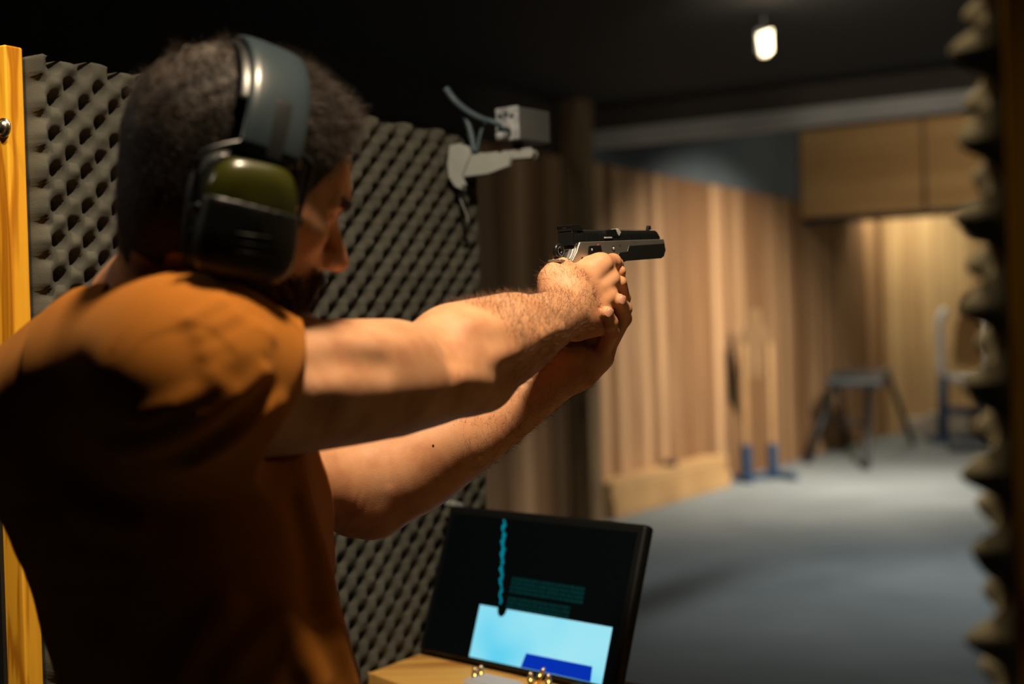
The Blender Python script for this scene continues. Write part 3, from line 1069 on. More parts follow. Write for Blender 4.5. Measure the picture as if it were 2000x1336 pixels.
# ------------------------------------------------------------------ signed distance modelling for the figure
def nrm(v):
    v = np.asarray(v, float)
    return v / np.linalg.norm(v)


class Cone:
    """round cone between two points; flat = (axis, factor) squeezes space along an axis so the section is oval"""

    def __init__(self, a, b, ra, rb, flat=None):
        self.a, self.b, self.ra, self.rb = np.asarray(a, float), np.asarray(b, float), ra, rb
        self.flat = flat
        m = max(ra, rb) * (1.0 if flat is None else max(1.0, flat[1])) + 0.035
        self.lo, self.hi = np.minimum(self.a, self.b) - m, np.maximum(self.a, self.b) + m

    def __call__(self, P):
        a, b = self.a, self.b
        q = P - a
        ab = b - a
        if self.flat is not None:
            ax, k = self.flat
            ax = np.asarray(ax, float)
            q = q + np.outer(q @ ax, ax) * (1.0 / k - 1.0)
            ab = ab + ax * ab.dot(ax) * (1.0 / k - 1.0)
        L = ab.dot(ab) + 1e-12
        t = np.clip(q @ ab / L, 0, 1)
        return np.linalg.norm(q - t[:, None] * ab, axis=1) - (self.ra + (self.rb - self.ra) * t)


class Ell:
    """ellipsoid with its own axes"""

    def __init__(self, c, r, R=None):
        self.c, self.r = np.asarray(c, float), np.asarray(r, float)
        self.R = np.eye(3) if R is None else np.asarray(R, float)     # rows are the axes
        m = max(r) + 0.035
        self.lo, self.hi = self.c - m, self.c + m

    def __call__(self, P):
        q = (P - self.c) @ self.R.T
        k0 = np.linalg.norm(q / self.r, axis=1)
        k1 = np.linalg.norm(q / (self.r ** 2), axis=1) + 1e-9
        return k0 * (k0 - 1.0) / k1


def spline_pts(ctrl, nper=5):
    """ctrl rows (x, y, z, r) -> smooth denser rows"""
    c = [np.asarray(k, float) for k in ctrl]
    c = [2 * c[0] - c[1]] + c + [2 * c[-1] - c[-2]]
    out = []
    for i in range(1, len(c) - 2):
        for k in range(nper):
            t = k / nper
            out.append(0.5 * ((2 * c[i]) + (-c[i - 1] + c[i + 1]) * t + (2 * c[i - 1] - 5 * c[i] + 4 * c[i + 1] - c[i + 2]) * t * t +
                              (-c[i - 1] + 3 * c[i] - 3 * c[i + 1] + c[i + 2]) * t ** 3))
    out.append(c[-2])
    return out


class Chain:
    def __init__(self, ctrl, nper=5, flat=None):
        p = spline_pts(ctrl, nper) if len(ctrl) > 2 else [np.asarray(k, float) for k in ctrl]
        self.c = [Cone(p[i][:3], p[i + 1][:3], max(p[i][3], 1e-3), max(p[i + 1][3], 1e-3), flat) for i in range(len(p) - 1)]
        self.lo = np.min([k.lo for k in self.c], axis=0)
        self.hi = np.max([k.hi for k in self.c], axis=0)

    def __call__(self, P):
        d = None
        for k in self.c:
            e = k(P)
            d = e if d is None else np.minimum(d, e)
        return d


BIG = 0.06


class Field:
    """ordered list of operations on a distance field"""

    def __init__(self):
        self.ops = []

    def u(self, prim, k=0.006):
        self.ops.append(('u', prim, k))
        return self

    def s(self, prim, k=0.004):
        self.ops.append(('s', prim, k))
        return self

    def bump(self, pts, h, w):
        """raise (h > 0) or sink the surface along a polyline"""
        pts = [np.asarray(p, float) for p in pts]
        lo, hi = np.min(pts, axis=0) - 2.6 * w, np.max(pts, axis=0) + 2.6 * w
        self.ops.append(('b', pts, h, w, lo, hi))
        return self

    def fn(self, f):
        self.ops.append(('f', f))
        return self

    def __call__(self, P):
        d = np.full(len(P), BIG)
        for op in self.ops:
            if op[0] in 'us':
                pr, k = op[1], op[2]
                m = np.all((P > pr.lo) & (P < pr.hi), axis=1)
                if not m.any():
                    continue
                e = pr(P[m])
                a = d[m]
                if op[0] == 'u':
                    h = np.maximum(k - np.abs(a - e), 0) / k
                    d[m] = np.minimum(a, e) - h * h * k * 0.25
                else:
                    e = -e
                    h = np.maximum(k - np.abs(a - e), 0) / k
                    d[m] = np.maximum(a, e) + h * h * k * 0.25
            elif op[0] == 'b':
                _, pts, hh, w, lo, hi = op
                m = np.all((P > lo) & (P < hi), axis=1)
                if not m.any():
                    continue
                q = P[m]
                best = None
                if len(pts) == 1:
                    best = ((q - pts[0]) ** 2).sum(1)
                for i in range(len(pts) - 1):
                    a, b = pts[i], pts[i + 1]
                    t = np.clip((q - a) @ (b - a) / ((b - a).dot(b - a) + 1e-12), 0, 1)
                    e = ((q - a - t[:, None] * (b - a)) ** 2).sum(1)
                    best = e if best is None else np.minimum(best, e)
                d[m] -= hh * np.exp(-best / (w * w))
            else:
                d = op[1](P, d)
        return d


def march(f, px, py, d0=0.9, d1=2.2, back=0.0):
    """the surface point seen at a photo pixel"""
    r = ray(px, py)
    r = r / np.linalg.norm(r)
    t = d0
    for _ in range(160):
        v = f((CAM + r * t)[None])[0]
        if v < 0.0004:
            break
        t += min(max(v * 0.7, 0.0004), 0.03)
        if t > d1:
            break
    return CAM + r * (t - back)


def polygonise(f, lo, hi, h, B=8):
    """sparse surface nets; returns vertices and quads"""
    lo = np.asarray(lo, float)
    nb = np.ceil((np.asarray(hi) - lo) / (h * B)).astype(int)
    bi = np.stack(np.meshgrid(*[np.arange(k) for k in nb], indexing='ij'), -1).reshape(-1, 3)
    cen = lo + (bi + 0.5) * h * B
    dc = np.concatenate([f(cen[i:i + 200000]) for i in range(0, len(cen), 200000)])
    bi = bi[np.abs(dc) < h * B * 1.15 + 0.004]
    N = nb * B + 2
    off = np.stack(np.meshgrid(*[np.arange(B + 1)] * 3, indexing='ij'), -1).reshape(-1, 3)
    cellV, cellI, Q = [], [], []
    coff = np.array([(i, j, k) for i in (0, 1) for j in (0, 1) for k in (0, 1)])
    edges = [(a, b) for a in range(8) for b in range(a + 1, 8) if np.abs(coff[a] - coff[b]).sum() == 1]

    def key(I):
        return (I[..., 0].astype(np.int64) * N[1] + I[..., 1]) * N[2] + I[..., 2]
    step = 400
    for s in range(0, len(bi), step):
        b = bi[s:s + step]
        I = b[:, None, :] * B + off[None]
        P = lo + I.reshape(-1, 3) * h
        D = f(P).reshape(len(b), B + 1, B + 1, B + 1)
        ins = D < 0
        cn = np.stack([ins[:, i:i + B, j:j + B, k:k + B] for i, j, k in coff], -1)
        any_ = cn.any(-1) & ~cn.all(-1)
        w = np.argwhere(any_)
        if len(w):
            vals = np.stack([D[w[:, 0], w[:, 1] + i, w[:, 2] + j, w[:, 3] + k] for i, j, k in coff], -1)
            acc = np.zeros((len(w), 3))
            cnt = np.zeros(len(w))
            for a, e in edges:
                va, vb = vals[:, a], vals[:, e]
                m = (va < 0) != (vb < 0)
                t = np.where(m, va / (va - vb + 1e-20), 0)
                p = coff[a] + (coff[e] - coff[a]) * t[:, None]
                acc += p * m[:, None]
                cnt += m
            loc = acc / cnt[:, None]
            G = b[w[:, 0]] * B + w[:, 1:]
            cellV.append(lo + (G + loc) * h)
            cellI.append(key(G))
        for ax in range(3):
            sl0 = [slice(0, B)] * 3
            sl1 = [slice(0, B)] * 3
            sl1[ax] = slice(1, B + 1)
            A0, A1 = ins[(slice(None), *sl0)], ins[(slice(None), *sl1)]
            e = np.argwhere(A0 != A1)
            if not len(e):
                continue
            sgn = A0[e[:, 0], e[:, 1], e[:, 2], e[:, 3]]
            G = b[e[:, 0]] * B + e[:, 1:]
            o1, o2 = (ax + 1) % 3, (ax + 2) % 3
            u, v = np.zeros(3, int), np.zeros(3, int)
            u[o1] = 1
            v[o2] = 1
            q = np.stack([key(G), key(G - u), key(G - u - v), key(G - v)], 1)
            q[~sgn] = q[~sgn][:, ::-1]
            Q.append(q)
    V, K, Q = np.concatenate(cellV), np.concatenate(cellI), np.concatenate(Q)
    K, ui = np.unique(K, return_index=True)
    V = V[ui]
    idx = np.searchsorted(K, Q)
    idx = np.clip(idx, 0, len(K) - 1)
    ok = (K[idx] == Q).all(1)
    idx = idx[ok]
    # pull the vertices onto the surface
    tet = np.array([(1, -1, -1), (-1, -1, 1), (-1, 1, -1), (1, 1, 1)], float)
    for it in range(2):
        for s in range(0, len(V), 300000):
            p = V[s:s + 300000]
            e = h * 0.4
            g = sum(t[None] * f(p + t * e)[:, None] for t in tet) / (4 * e)
            d = f(p)
            gn = (g ** 2).sum(1) + 1e-6
            mv = g * (d / gn)[:, None]
            ln_ = np.linalg.norm(mv, axis=1)
            mv *= np.minimum(1, 0.7 * h / (ln_ + 1e-9))[:, None]
            V[s:s + 300000] = p - mv
    return V, idx


def relax(V, F, n=1, w=0.5):
    for _ in range(n):
        S = np.zeros_like(V)
        C = np.zeros(len(V))
        for a in range(4):
            for b in (1, 3):
                np.add.at(S, F[:, a], V[F[:, (a + b) % 4]])
                np.add.at(C, F[:, a], 1)
        V = V * (1 - w) + w * S / np.maximum(C, 1)[:, None]
    return V


# ------------------------------------------------------------------ pistol frame of reference
G0 = at(1105, 449, 1.68)
G1 = at(1283, 449, 1.835)
GA = nrm(G1 - G0)                                # along the barrel
GL = nrm(np.cross(Z, GA))                        # to the shooter's left
GU = np.cross(GA, GL)


def GP3(x, y, z):
    return G0 + (GA * x + GL * y + GU * z) * 0.001


def GP(px, py, y):
    """point seen at a photo pixel that lies y millimetres left of the pistol's middle plane"""
    r = ray(px, py)
    o = G0 + GL * y * 0.001
    k = (o - CAM).dot(GL) / r.dot(GL)
    return CAM + r * k


def row(p, r):
    return np.array([p[0], p[1], p[2], r])


# ------------------------------------------------------------------ head
HO = at(463, 344, 1.25)
TH, ROL = math.radians(17), math.radians(7)
_hf = np.array([0.87, 0.493, 0])
_hf = nrm(_hf)
_hr = nrm(np.cross(_hf, Z))
_f1 = _hf * math.cos(TH) - Z * math.sin(TH)
_u1 = np.cross(_hr, _f1)
HX = _f1
HR = _hr * math.cos(ROL) - _u1 * math.sin(ROL)    # right side of the head, a little lowered
HU = np.cross(HR, HX)
HL = -HR
HM = np.array([HX, HL, HU])                       # rows


def H(x, y, z):
    """head-local metres: x forward, y to his left, z up"""
    return HO + HX * x + HL * y + HU * z


def he(c, r):
    return Ell(H(*c), r, HM)


def hc(a, b, ra, rb):
    return Cone(H(*a), H(*b), ra, rb)


def build_head(f):
    f.u(he((-0.008, 0, 0.018), (0.098, 0.076, 0.084)), 0.001)
    f.u(he((0.030, 0, -0.045), (0.058, 0.060, 0.070)), 0.03)
    f.u(he((0.058, 0, 0.020), (0.036, 0.052, 0.045)), 0.02)
    for s in (-1, 1):
        f.u(hc((0.0, s * 0.056, -0.065), (0.066, s * 0.020, -0.112), 0.018, 0.015), 0.022)
        f.u(hc((0.062, s * 0.046, -0.030), (0.030, s * 0.062, -0.022), 0.014, 0.012), 0.02)
    f.u(hc((0.078, -0.010, -0.112), (0.078, 0.010, -0.112), 0.016, 0.016), 0.018)
    f.u(he((0.062, 0, -0.068), (0.034, 0.034, 0.036)), 0.02)
    for s in (-1, 1):
        f.s(Ell(H(0.098, s * 0.033, -0.012), (0.020, 0.019, 0.013), HM), 0.014)
        f.u(he((0.071, s * 0.032, -0.012), (0.0135, 0.0135, 0.0125)), 0.004)
        f.u(hc((0.083, s * 0.018, -0.0005), (0.076, s * 0.046, 0.0005), 0.006, 0.005), 0.010)
        f.u(hc((0.084, s * 0.020, -0.0105), (0.078, s * 0.044, -0.012), 0.0025, 0.002), 0.004)
    f.u(hc((0.086, -0.022, 0.010), (0.086, 0.022, 0.010), 0.010, 0.010), 0.014)
    f.u(hc((0.088, 0, -0.004), (0.112, 0, -0.044), 0.0065, 0.0105), 0.010)
    for s in (-1, 1):
        f.u(hc((0.098, s * 0.012, -0.048), (0.103, s * 0.009, -0.048), 0.0075, 0.0075), 0.006)
        f.s(hc((0.104, s * 0.006, -0.060), (0.104, s * 0.007, -0.052), 0.0032, 0.003), 0.002)
    f.u(hc((0.091, -0.016, -0.074), (0.091, 0.016, -0.074), 0.0065, 0.0065), 0.006)
    f.u(hc((0.089, -0.013, -0.084), (0.089, 0.013, -0.084), 0.0072, 0.0072), 0.006)
    f.bump([H(0.100, -0.022, -0.079), H(0.100, 0.022, -0.079)], -0.003, 0.004)
    for s in (-1, 1):
        f.u(he((-0.012, s * 0.078, -0.030), (0.018, 0.010, 0.032)), 0.006)
        f.s(he((-0.008, s * 0.088, -0.030), (0.009, 0.008, 0.018)), 0.004)
    # neck
    f.u(Chain([row(H(-0.030, 0, -0.045), 0.060), row(at(355, 545, 1.29), 0.058), row(at(305, 620, 1.34), 0.066), row(at(265, 720, 1.39), 0.075)], 4), 0.03)
    f.bump([H(-0.01, -0.06, -0.09), at(420, 600, 1.24)], 0.004, 0.014)
    return f


# ------------------------------------------------------------------ arms
SH_R, SH_L = at(385, 742, 1.165), at(38, 832, 1.50)
RA = [row(SH_R, 0.061), row(at(520, 768, 1.235), 0.0555), row(at(640, 758, 1.305), 0.0560), row(at(760, 745, 1.37), 0.0540),
      row(at(860, 724, 1.43), 0.0520), row(at(930, 697, 1.47), 0.0500), row(at(990, 670, 1.52), 0.0455), row(at(1045, 640, 1.58), 0.0375),
      row(at(1088, 620, 1.63), 0.0310), row(at(1118, 604, 1.665), 0.0270)]
LA = [row(SH_L, 0.062), row(at(300, 860, 1.54), 0.056), row(at(500, 915, 1.60), 0.050), row(at(640, 945, 1.64), 0.0440),
      row(at(715, 952, 1.67), 0.0500), row(at(800, 925, 1.69), 0.0515), row(at(900, 862, 1.70), 0.0450), row(at(1000, 796, 1.705), 0.0365),
      row(at(1080, 744, 1.705), 0.0285), row(at(1125, 716, 1.70), 0.0260)]


def finger(f, pts, k_root=0.008, k=0.002):
    """pts: rows (point, radius) from knuckle to tip"""
    rows = [row(p, r) for p, r in pts]
    for i in range(len(rows) - 1):
        f.u(Cone(rows[i][:3], rows[i + 1][:3], rows[i][3], rows[i + 1][3]), k_root if i == 0 else k)
    for i in range(1, len(rows) - 1):
        f.u(Ell(rows[i][:3], (rows[i][3] * 1.06,) * 3), 0.003)
    return f


def build_right(f):
    f.u(Chain(RA, 4), 0.001)
    # muscles of the upper arm and forearm
    f.u(Cone(at(600, 730, 1.27), at(760, 722, 1.35), 0.030, 0.030), 0.05)
    f.u(Cone(at(880, 668, 1.46), at(985, 638, 1.54), 0.034, 0.027), 0.035)
    f.u(Cone(at(935, 758, 1.455), at(952, 762, 1.462), 0.018, 0.016), 0.03)
    g0 = Field()
    g0.ops = list(f.ops)

    def sb(pts, h, w):
        f.bump([march(g0, x, y, 0.95, 2.0) for x, y in pts], h, w)
    sb([(868, 650), (886, 694)], -0.0085, 0.019)              # hollow of the elbow
    sb([(925, 634), (1000, 640)], 0.0045, 0.016)
    sb([(700, 676), (800, 668)], 0.0045, 0.022)               # biceps
    sb([(610, 715), (680, 702), (745, 712)], -0.0050, 0.014)
    sb([(650, 770), (760, 765), (850, 760)], 0.0030, 0.020)
    sb([(590, 800), (640, 808)], -0.0040, 0.018)
    sb([(905, 735), (950, 752)], 0.0055, 0.015)               # inner elbow bone
    sb([(985, 735), (1040, 704), (1085, 672)], -0.0050, 0.011)
    sb([(960, 700), (1010, 682)], 0.0035, 0.012)
    sb([(1062, 655), (1100, 640)], 0.0025, 0.008)
    # palm: one bar per metacarpal
    W = at(1118, 606, 1.665)
    mcp = [GP(1175, 515, -30), GP(1190, 545, -33), GP(1187, 580, -34), GP(1174, 612, -33)]
    rad = [0.0112, 0.0112, 0.0108, 0.0105]
    wr = [at(1104, 575, 1.672), at(1110, 590, 1.665), at(1116, 608, 1.660), at(1120, 628, 1.657)]
    for i in range(4):
        f.u(Cone(wr[i], mcp[i], 0.0165, rad[i]), 0.016)
    f.u(Cone(at(1128, 634, 1.665), GP(1166, 632, -25), 0.0175, 0.0155), 0.014)
    f.u(Cone(at(1100, 560, 1.675), GP(1150, 525, -14), 0.020, 0.014), 0.016)
    f.u(Cone(at(1092, 590, 1.665), GP(1085, 548, 6), 0.021, 0.0165), 0.016)
    f.u(Cone(GP(1085, 545, 4), GP(1094, 523, 2), 0.0165, 0.0125), 0.014)
    f.u(Cone(at(1099, 566, 1.668), at(1118, 566, 1.660), 0.0180, 0.0180), 0.02)
    for i in range(3):
        f.u(Cone(mcp[i] + (wr[i] - mcp[i]) * 0.12, mcp[i + 1] + (wr[i + 1] - mcp[i + 1]) * 0.12, rad[i] * 0.93, rad[i + 1] * 0.93), 0.008)
    # knuckle tendons and hollows between them
    for i in range(4):
        f.bump([wr[i] * 0.35 + mcp[i] * 0.65 - GL * 0.012, mcp[i] - GL * rad[i]], 0.0016, 0.0055)
    for i in range(3):
        m_ = (mcp[i] + mcp[i + 1]) / 2 - GL * 0.010
        w_ = (wr[i] + wr[i + 1]) / 2 - GL * 0.014
        f.bump([m_ * 0.75 + w_ * 0.25, m_], -0.0012, 0.0060)
    finger(f, [(mcp[0], 0.0112), (GP(1197, 512, -25), 0.0096), (GP(1203, 517, -8), 0.0086), (GP(1196, 521, 6), 0.0076)])
    finger(f, [(mcp[1], 0.0110), (GP(1195, 552, -26), 0.0098), (GP(1167, 556, -1), 0.0088), (GP(1142, 560, 19), 0.0080)])
    finger(f, [(mcp[2], 0.0106), (GP(1191, 586, -28), 0.0096), (GP(1163, 590, -1), 0.0086), (GP(1138, 594, 19), 0.0078)])
    finger(f, [(mcp[3], 0.0100), (GP(1178, 620, -27), 0.0088), (GP(1154, 624, -1), 0.0078), (GP(1132, 628, 17), 0.0070)])
    # thumb along the far side of the frame
    finger(f, [(GP(1084, 552, 10), 0.0150), (GP(1095, 532, 24), 0.0115), (GP(1122, 524, 27), 0.0100), (GP(1146, 526, 25), 0.0085)], 0.010)
    return f


def build_left(f):
    f.u(Chain(LA, 4), 0.001)
    f.u(Cone(at(770, 905, 1.66), at(880, 850, 1.67), 0.036, 0.030), 0.035)
    f.u(Cone(at(690, 1000, 1.665), at(730, 1008, 1.67), 0.022, 0.022), 0.035)
    f.u(Cone(at(600, 920, 1.62), at(690, 910, 1.65), 0.032, 0.030), 0.03)
    f.bump([at(752, 872, 1.625), at(758, 905, 1.62), at(760, 940, 1.625)], -0.0014, 0.006)
    
    # palm under the grip
    mcp = [GP(1152, 640, 34), GP(1166, 664, 24), GP(1180, 690, 6), GP(1170, 702, -8)]
    wr = [at(1112, 702, 1.715), at(1118, 712, 1.712), at(1124, 722, 1.708), at(1128, 730, 1.700)]
    for i in range(4):
        f.u(Cone(wr[i], mcp[i], 0.0160, 0.0115), 0.016)
    f.u(Cone(at(1135, 724, 1.700), GP(1178, 698, -4), 0.0155, 0.0130), 0.012)
    f.u(Cone(at(1105, 705, 1.695), GP(1112, 680, 22), 0.018, 0.0150), 0.014)
    finger(f, [(mcp[0], 0.0110), (GP(1182, 592, 24), 0.0095), (GP(1206, 556, -6), 0.0085), (GP(1211, 530, -30), 0.0072)])
    finger(f, [(mcp[1], 0.0112), (GP(1204, 622, 4), 0.0098), (GP(1217, 582, -20), 0.0086), (GP(1212, 551, -35), 0.0076)])
    finger(f, [(mcp[2], 0.0110), (GP(1217, 622, -26), 0.0098), (GP(1218, 604, -38), 0.0092), (GP(1208, 587, -46), 0.0084)])
    finger(f, [(mcp[3], 0.0105), (GP(1194, 650, -38), 0.0086), (GP(1192, 630, -46), 0.0084), (GP(1185, 611, -50), 0.0078)])
    finger(f, [(GP(1112, 676, 26), 0.0150), (GP(1122, 630, 40), 0.0115), (GP(1150, 590, 40), 0.0100), (GP(1175, 560, 38), 0.0085)], 0.010)
    return f


AIM = nrm([0.72, 0.69, 0])
WID = nrm([-0.69, 0.72, 0])


def build_torso(f, grow=0.0, shirt=False):
    fl = (WID, 1.55)
    c = [row(at(262, 755, 1.385), 0.080), row(at(270, 830, 1.38), 0.112), row(at(300, 950, 1.385), 0.124), row(at(345, 1120, 1.39), 0.118),
         row(at(400, 1320, 1.40), 0.118), row(at(415, 1480, 1.41), 0.116), row(at(425, 1650, 1.42), 0.118)]
    for r_ in c:
        r_[3] += grow
    f.u(Chain(c, 3, fl), 0.03)
    return f


def body_field():
    head, right, left, torso = Field(), Field(), Field(), Field()
    build_head(head)
    build_right(right)
    build_left(left)
    build_torso(torso, -0.012)
    torso.u(Cone(at(300, 715, 1.36), SH_R, 0.055, 0.058), 0.04)
    torso.u(Cone(at(240, 715, 1.42), SH_L, 0.055, 0.056), 0.04)
    torso.u(Chain([row(at(250, 655, 1.30), 0.030), row(at(390, 662, 1.18), 0.026), row(at(480, 700, 1.19), 0.024)], 3), 0.04)

    def f(P):
        a, b, c, d = head(P), right(P), left(P), torso(P)

        def sm(x, y, k):
            h = np.maximum(k - np.abs(x - y), 0) / k
            return np.minimum(x, y) - h * h * k * 0.25
        e = sm(sm(a, d, 0.02), b, 0.02)
        # hands only touch each other: a hard seam there, a soft one at the shoulder
        return np.where(P[:, 0] > -0.1, np.minimum(e, c), sm(e, c, 0.02))
    return f, head, right, left, torso
# ------------------------------------------------------------------ skin, cloth, hair materials
def skin_material():
    m = mat_new('warm_skin', (0.60, 0.34, 0.20), 0.55, 0, 0.3)
    nt, nn, ln, b = nodes(m)
    mp = mapping(nt)
    n = nn.new('ShaderNodeTexNoise')
    n.inputs['Scale'].default_value = 28
    n.inputs['Detail'].default_value = 5
    ln.new(mp.outputs[0], n.inputs['Vector'])
    r = ramp(nt, [(0.32, (0.50, 0.225, 0.115)), (0.5, (0.60, 0.30, 0.155)), (0.7, (0.66, 0.35, 0.20))])
    ln.new(n.outputs['Fac'], r.inputs[0])
    ln.new(r.outputs[0], b.inputs['Base Color'])
    b.inputs['Subsurface Weight'].default_value = 0.12
    b.inputs['Subsurface Radius'].default_value = (1.0, 0.35, 0.18)
    b.inputs['Subsurface Scale'].default_value = 0.006
    v = nn.new('ShaderNodeTexVoronoi')
    v.inputs['Scale'].default_value = 900
    ln.new(mp.outputs[0], v.inputs['Vector'])
    bp = nn.new('ShaderNodeBump')
    bp.inputs['Strength'].default_value = 0.25
    bp.inputs['Distance'].default_value = 0.0005
    ln.new(v.outputs['Distance'], bp.inputs['Height'])
    ln.new(bp.outputs[0], b.inputs['Normal'])
    return m


M['skin'] = skin_material()
M['shirt'] = noise_mat('rust_orange_cotton', (0.43, 0.145, 0.016), (0.49, 0.17, 0.022), 9, 0.92, 0.4, 700, spec=0.15, bdist=0.0008)
_b = M['shirt'].node_tree.nodes['Principled BSDF']
_b.inputs['Sheen Weight'].default_value = 0.15
_b.inputs['Sheen Tint'].default_value = (0.9, 0.5, 0.2, 1)
M['hair'] = mat_new('dark_brown_hair', (0.028, 0.016, 0.010), 0.5, 0, 0.35)
M['hair_base'] = noise_mat('dark_brown_hair_mass', (0.016, 0.010, 0.007), (0.032, 0.019, 0.012), 60, 0.7, 0.8, 260)
M['arm_hair'] = mat_new('brown_arm_hair', (0.13, 0.055, 0.02), 0.5)
M['nail'] = mat_new('pale_fingernail', (0.46, 0.22, 0.15), 0.35)

person = empty('person', (float(at(390, 1320, 1.40)[0]), float(at(390, 1320, 1.40)[1]), 0),
               'man in a rust orange T-shirt aiming a pistol with both arms stretched out', 'person')

bf, F_head, F_right, F_left, F_torso = body_field()
allp = np.array([SH_L, SH_R, H(0, 0, 0.12), GP3(90, 0, 0), GP3(70, 40, 0)])
lo = np.array([-0.66, 1.02, 1.02])
hi = np.array([0.22, 1.90, 1.80])
Vb, Fb = polygonise(bf, lo, hi, 0.0022 if not FASTDEV else 0.004)
body = fast_mesh('body', Vb, Fb, M['skin'], person)


# ------------------------------------------------------------------ shirt
ST, SS, SLF, SB = Field(), Field(), Field(), Field()     # torso, near sleeve, far sleeve, folds


def shirt_parts():
    build_torso(ST, 0.004)
    ST.u(Cone(at(300, 715, 1.36), SH_R + Z * 0.002, 0.068, 0.069), 0.05)
    ST.u(Cone(at(225, 732, 1.42), SH_L, 0.068, 0.070), 0.05)
    ST.u(Chain([row(at(225, 660, 1.31), 0.040), row(at(375, 655, 1.175), 0.036), row(at(480, 700, 1.19), 0.034)], 3), 0.05)
    ST.u(Chain([row(at(330, 732, 1.22), 0.071), row(at(205, 757, 1.33), 0.079), row(at(88, 830, 1.42), 0.074)], 3), 0.05)
    # chest pulled toward the front under the arms
    ST.u(Chain([row(at(505, 880, 1.42), 0.046), row(at(535, 985, 1.44), 0.053), row(at(540, 1060, 1.44), 0.050)], 3), 0.07)
    SS.u(Chain([row(SH_R, 0.0700), row(at(470, 765, 1.208), 0.0655), row(at(560, 768, 1.258), 0.0625), row(at(660, 762, 1.315), 0.062)], 4), 0.01)
    # slack cloth from the armpit to the lower cuff
    SS.u(Cone(at(330, 850, 1.22), at(500, 830, 1.235), 0.040, 0.034), 0.04)
    SLF.u(Chain([row(SH_L, 0.071), row(at(230, 840, 1.525), 0.066), row(at(420, 895, 1.57), 0.060)], 4), 0.01)


def smin(x, y, k):
    h = np.maximum(k - np.abs(x - y), 0) / k
    return np.minimum(x, y) - h * h * k * 0.25


def shirt_solid(P, folds=True):
    t = np.minimum(ST(P), F_torso(P) - 0.011)
    s = np.minimum(SS(P), F_right(P) - 0.0085)
    s = np.maximum(s, (P - cufA) @ CUF_N)
    l = np.minimum(SLF(P), F_left(P) - 0.008)
    l = np.maximum(l, (P - LC_P) @ LC_N)
    d = smin(smin(t, s, 0.035), l, 0.03)
    if folds:
        for op in SB.ops:
            _, pts, hh, w, lo_, hi_ = op
            m = np.all((P > lo_) & (P < hi_), axis=1)
            if m.any():
                q = P[m]
                best = None
                for i in range(len(pts) - 1):
                    a, b = pts[i], pts[i + 1]
                    tt = np.clip((q - a) @ (b - a) / ((b - a).dot(b - a) + 1e-12), 0, 1)
                    e = ((q - a - tt[:, None] * (b - a)) ** 2).sum(1)
                    best = e if best is None else np.minimum(best, e)
                d[m] -= hh * np.exp(-best / (w * w))
        q = P
        n = (np.sin(q[:, 0] * 23 + q[:, 2] * 31 + 1) * np.sin(q[:, 1] * 27 - q[:, 2] * 19) +
             0.5 * np.sin(q[:, 0] * 61 - q[:, 2] * 47) * np.sin(q[:, 1] * 53 + q[:, 2] * 23))
        d = d - 0.0014 * n * np.clip((1.55 - q[:, 2]) / 0.1, 0.15, 1)
    return d


def shirt_folds():
    folds = [
        ([(228, 880), (300, 858), (390, 815), (460, 768), (508, 727)], 0.0080, 0.0085),
        ([(255, 850), (330, 822), (410, 785), (470, 742), (512, 706)], -0.0050, 0.0065),
        ([(280, 818), (350, 795), (430, 752), (510, 690)], 0.0050, 0.0080),
        ([(445, 728), (510, 678)], -0.0025, 0.0060),
        ([(415, 728), (470, 690), (525, 655)], 0.0038, 0.0070),
        ([(405, 690), (450, 668), (500, 640)], 0.0032, 0.0065),
        ([(395, 655), (425, 636), (460, 618)], 0.0032, 0.0065),
        ([(372, 625), (400, 608), (430, 592)], 0.0028, 0.0065),
        ([(330, 905), (400, 868), (470, 812), (520, 765)], -0.0060, 0.0080),
        ([(380, 905), (440, 868), (500, 820), (540, 790)], 0.0045, 0.0085),
        ([(590, 960), (622, 1060), (640, 1140)], 0.005, 0.010),
        ([(575, 985), (600, 1080), (612, 1180)], -0.006, 0.010),
        ([(350, 1330), (390, 1260), (440, 1190)], 0.006, 0.012),
        ([(430, 1330), (470, 1270), (540, 1200)], 0.005, 0.012),
        ([(150, 985), (210, 1010), (270, 1030)], 0.005, 0.014),
        ([(640, 1180), (665, 1260), (690, 1336)], 0.004, 0.010),
        ([(560, 1200), (600, 1290), (620, 1336)], 0.006, 0.012),
    ]
    for pts, hgt, wd in folds:
        SB.bump([march(lambda P: shirt_solid(P, False), x, y, 0.95, 1.8) for x, y in pts], hgt * (1.25 if hgt > 0 else 0.9), wd * 1.2)


def biggest(V, F):
    """keep the largest connected piece"""
    lab = np.arange(len(V))
    while True:
        m = lab[F].min(1)
        new = lab.copy()
        np.minimum.at(new, F.ravel(), np.repeat(m, F.shape[1]))
        new = new[new]
        if (new == lab).all():
            break
        lab = new
    top_ = np.bincount(lab[F[:, 0]]).argmax()
    F = F[lab[F[:, 0]] == top_]
    used = np.unique(F)
    re_ = np.full(len(V), -1)
    re_[used] = np.arange(len(used))
    return V[used], re_[F]


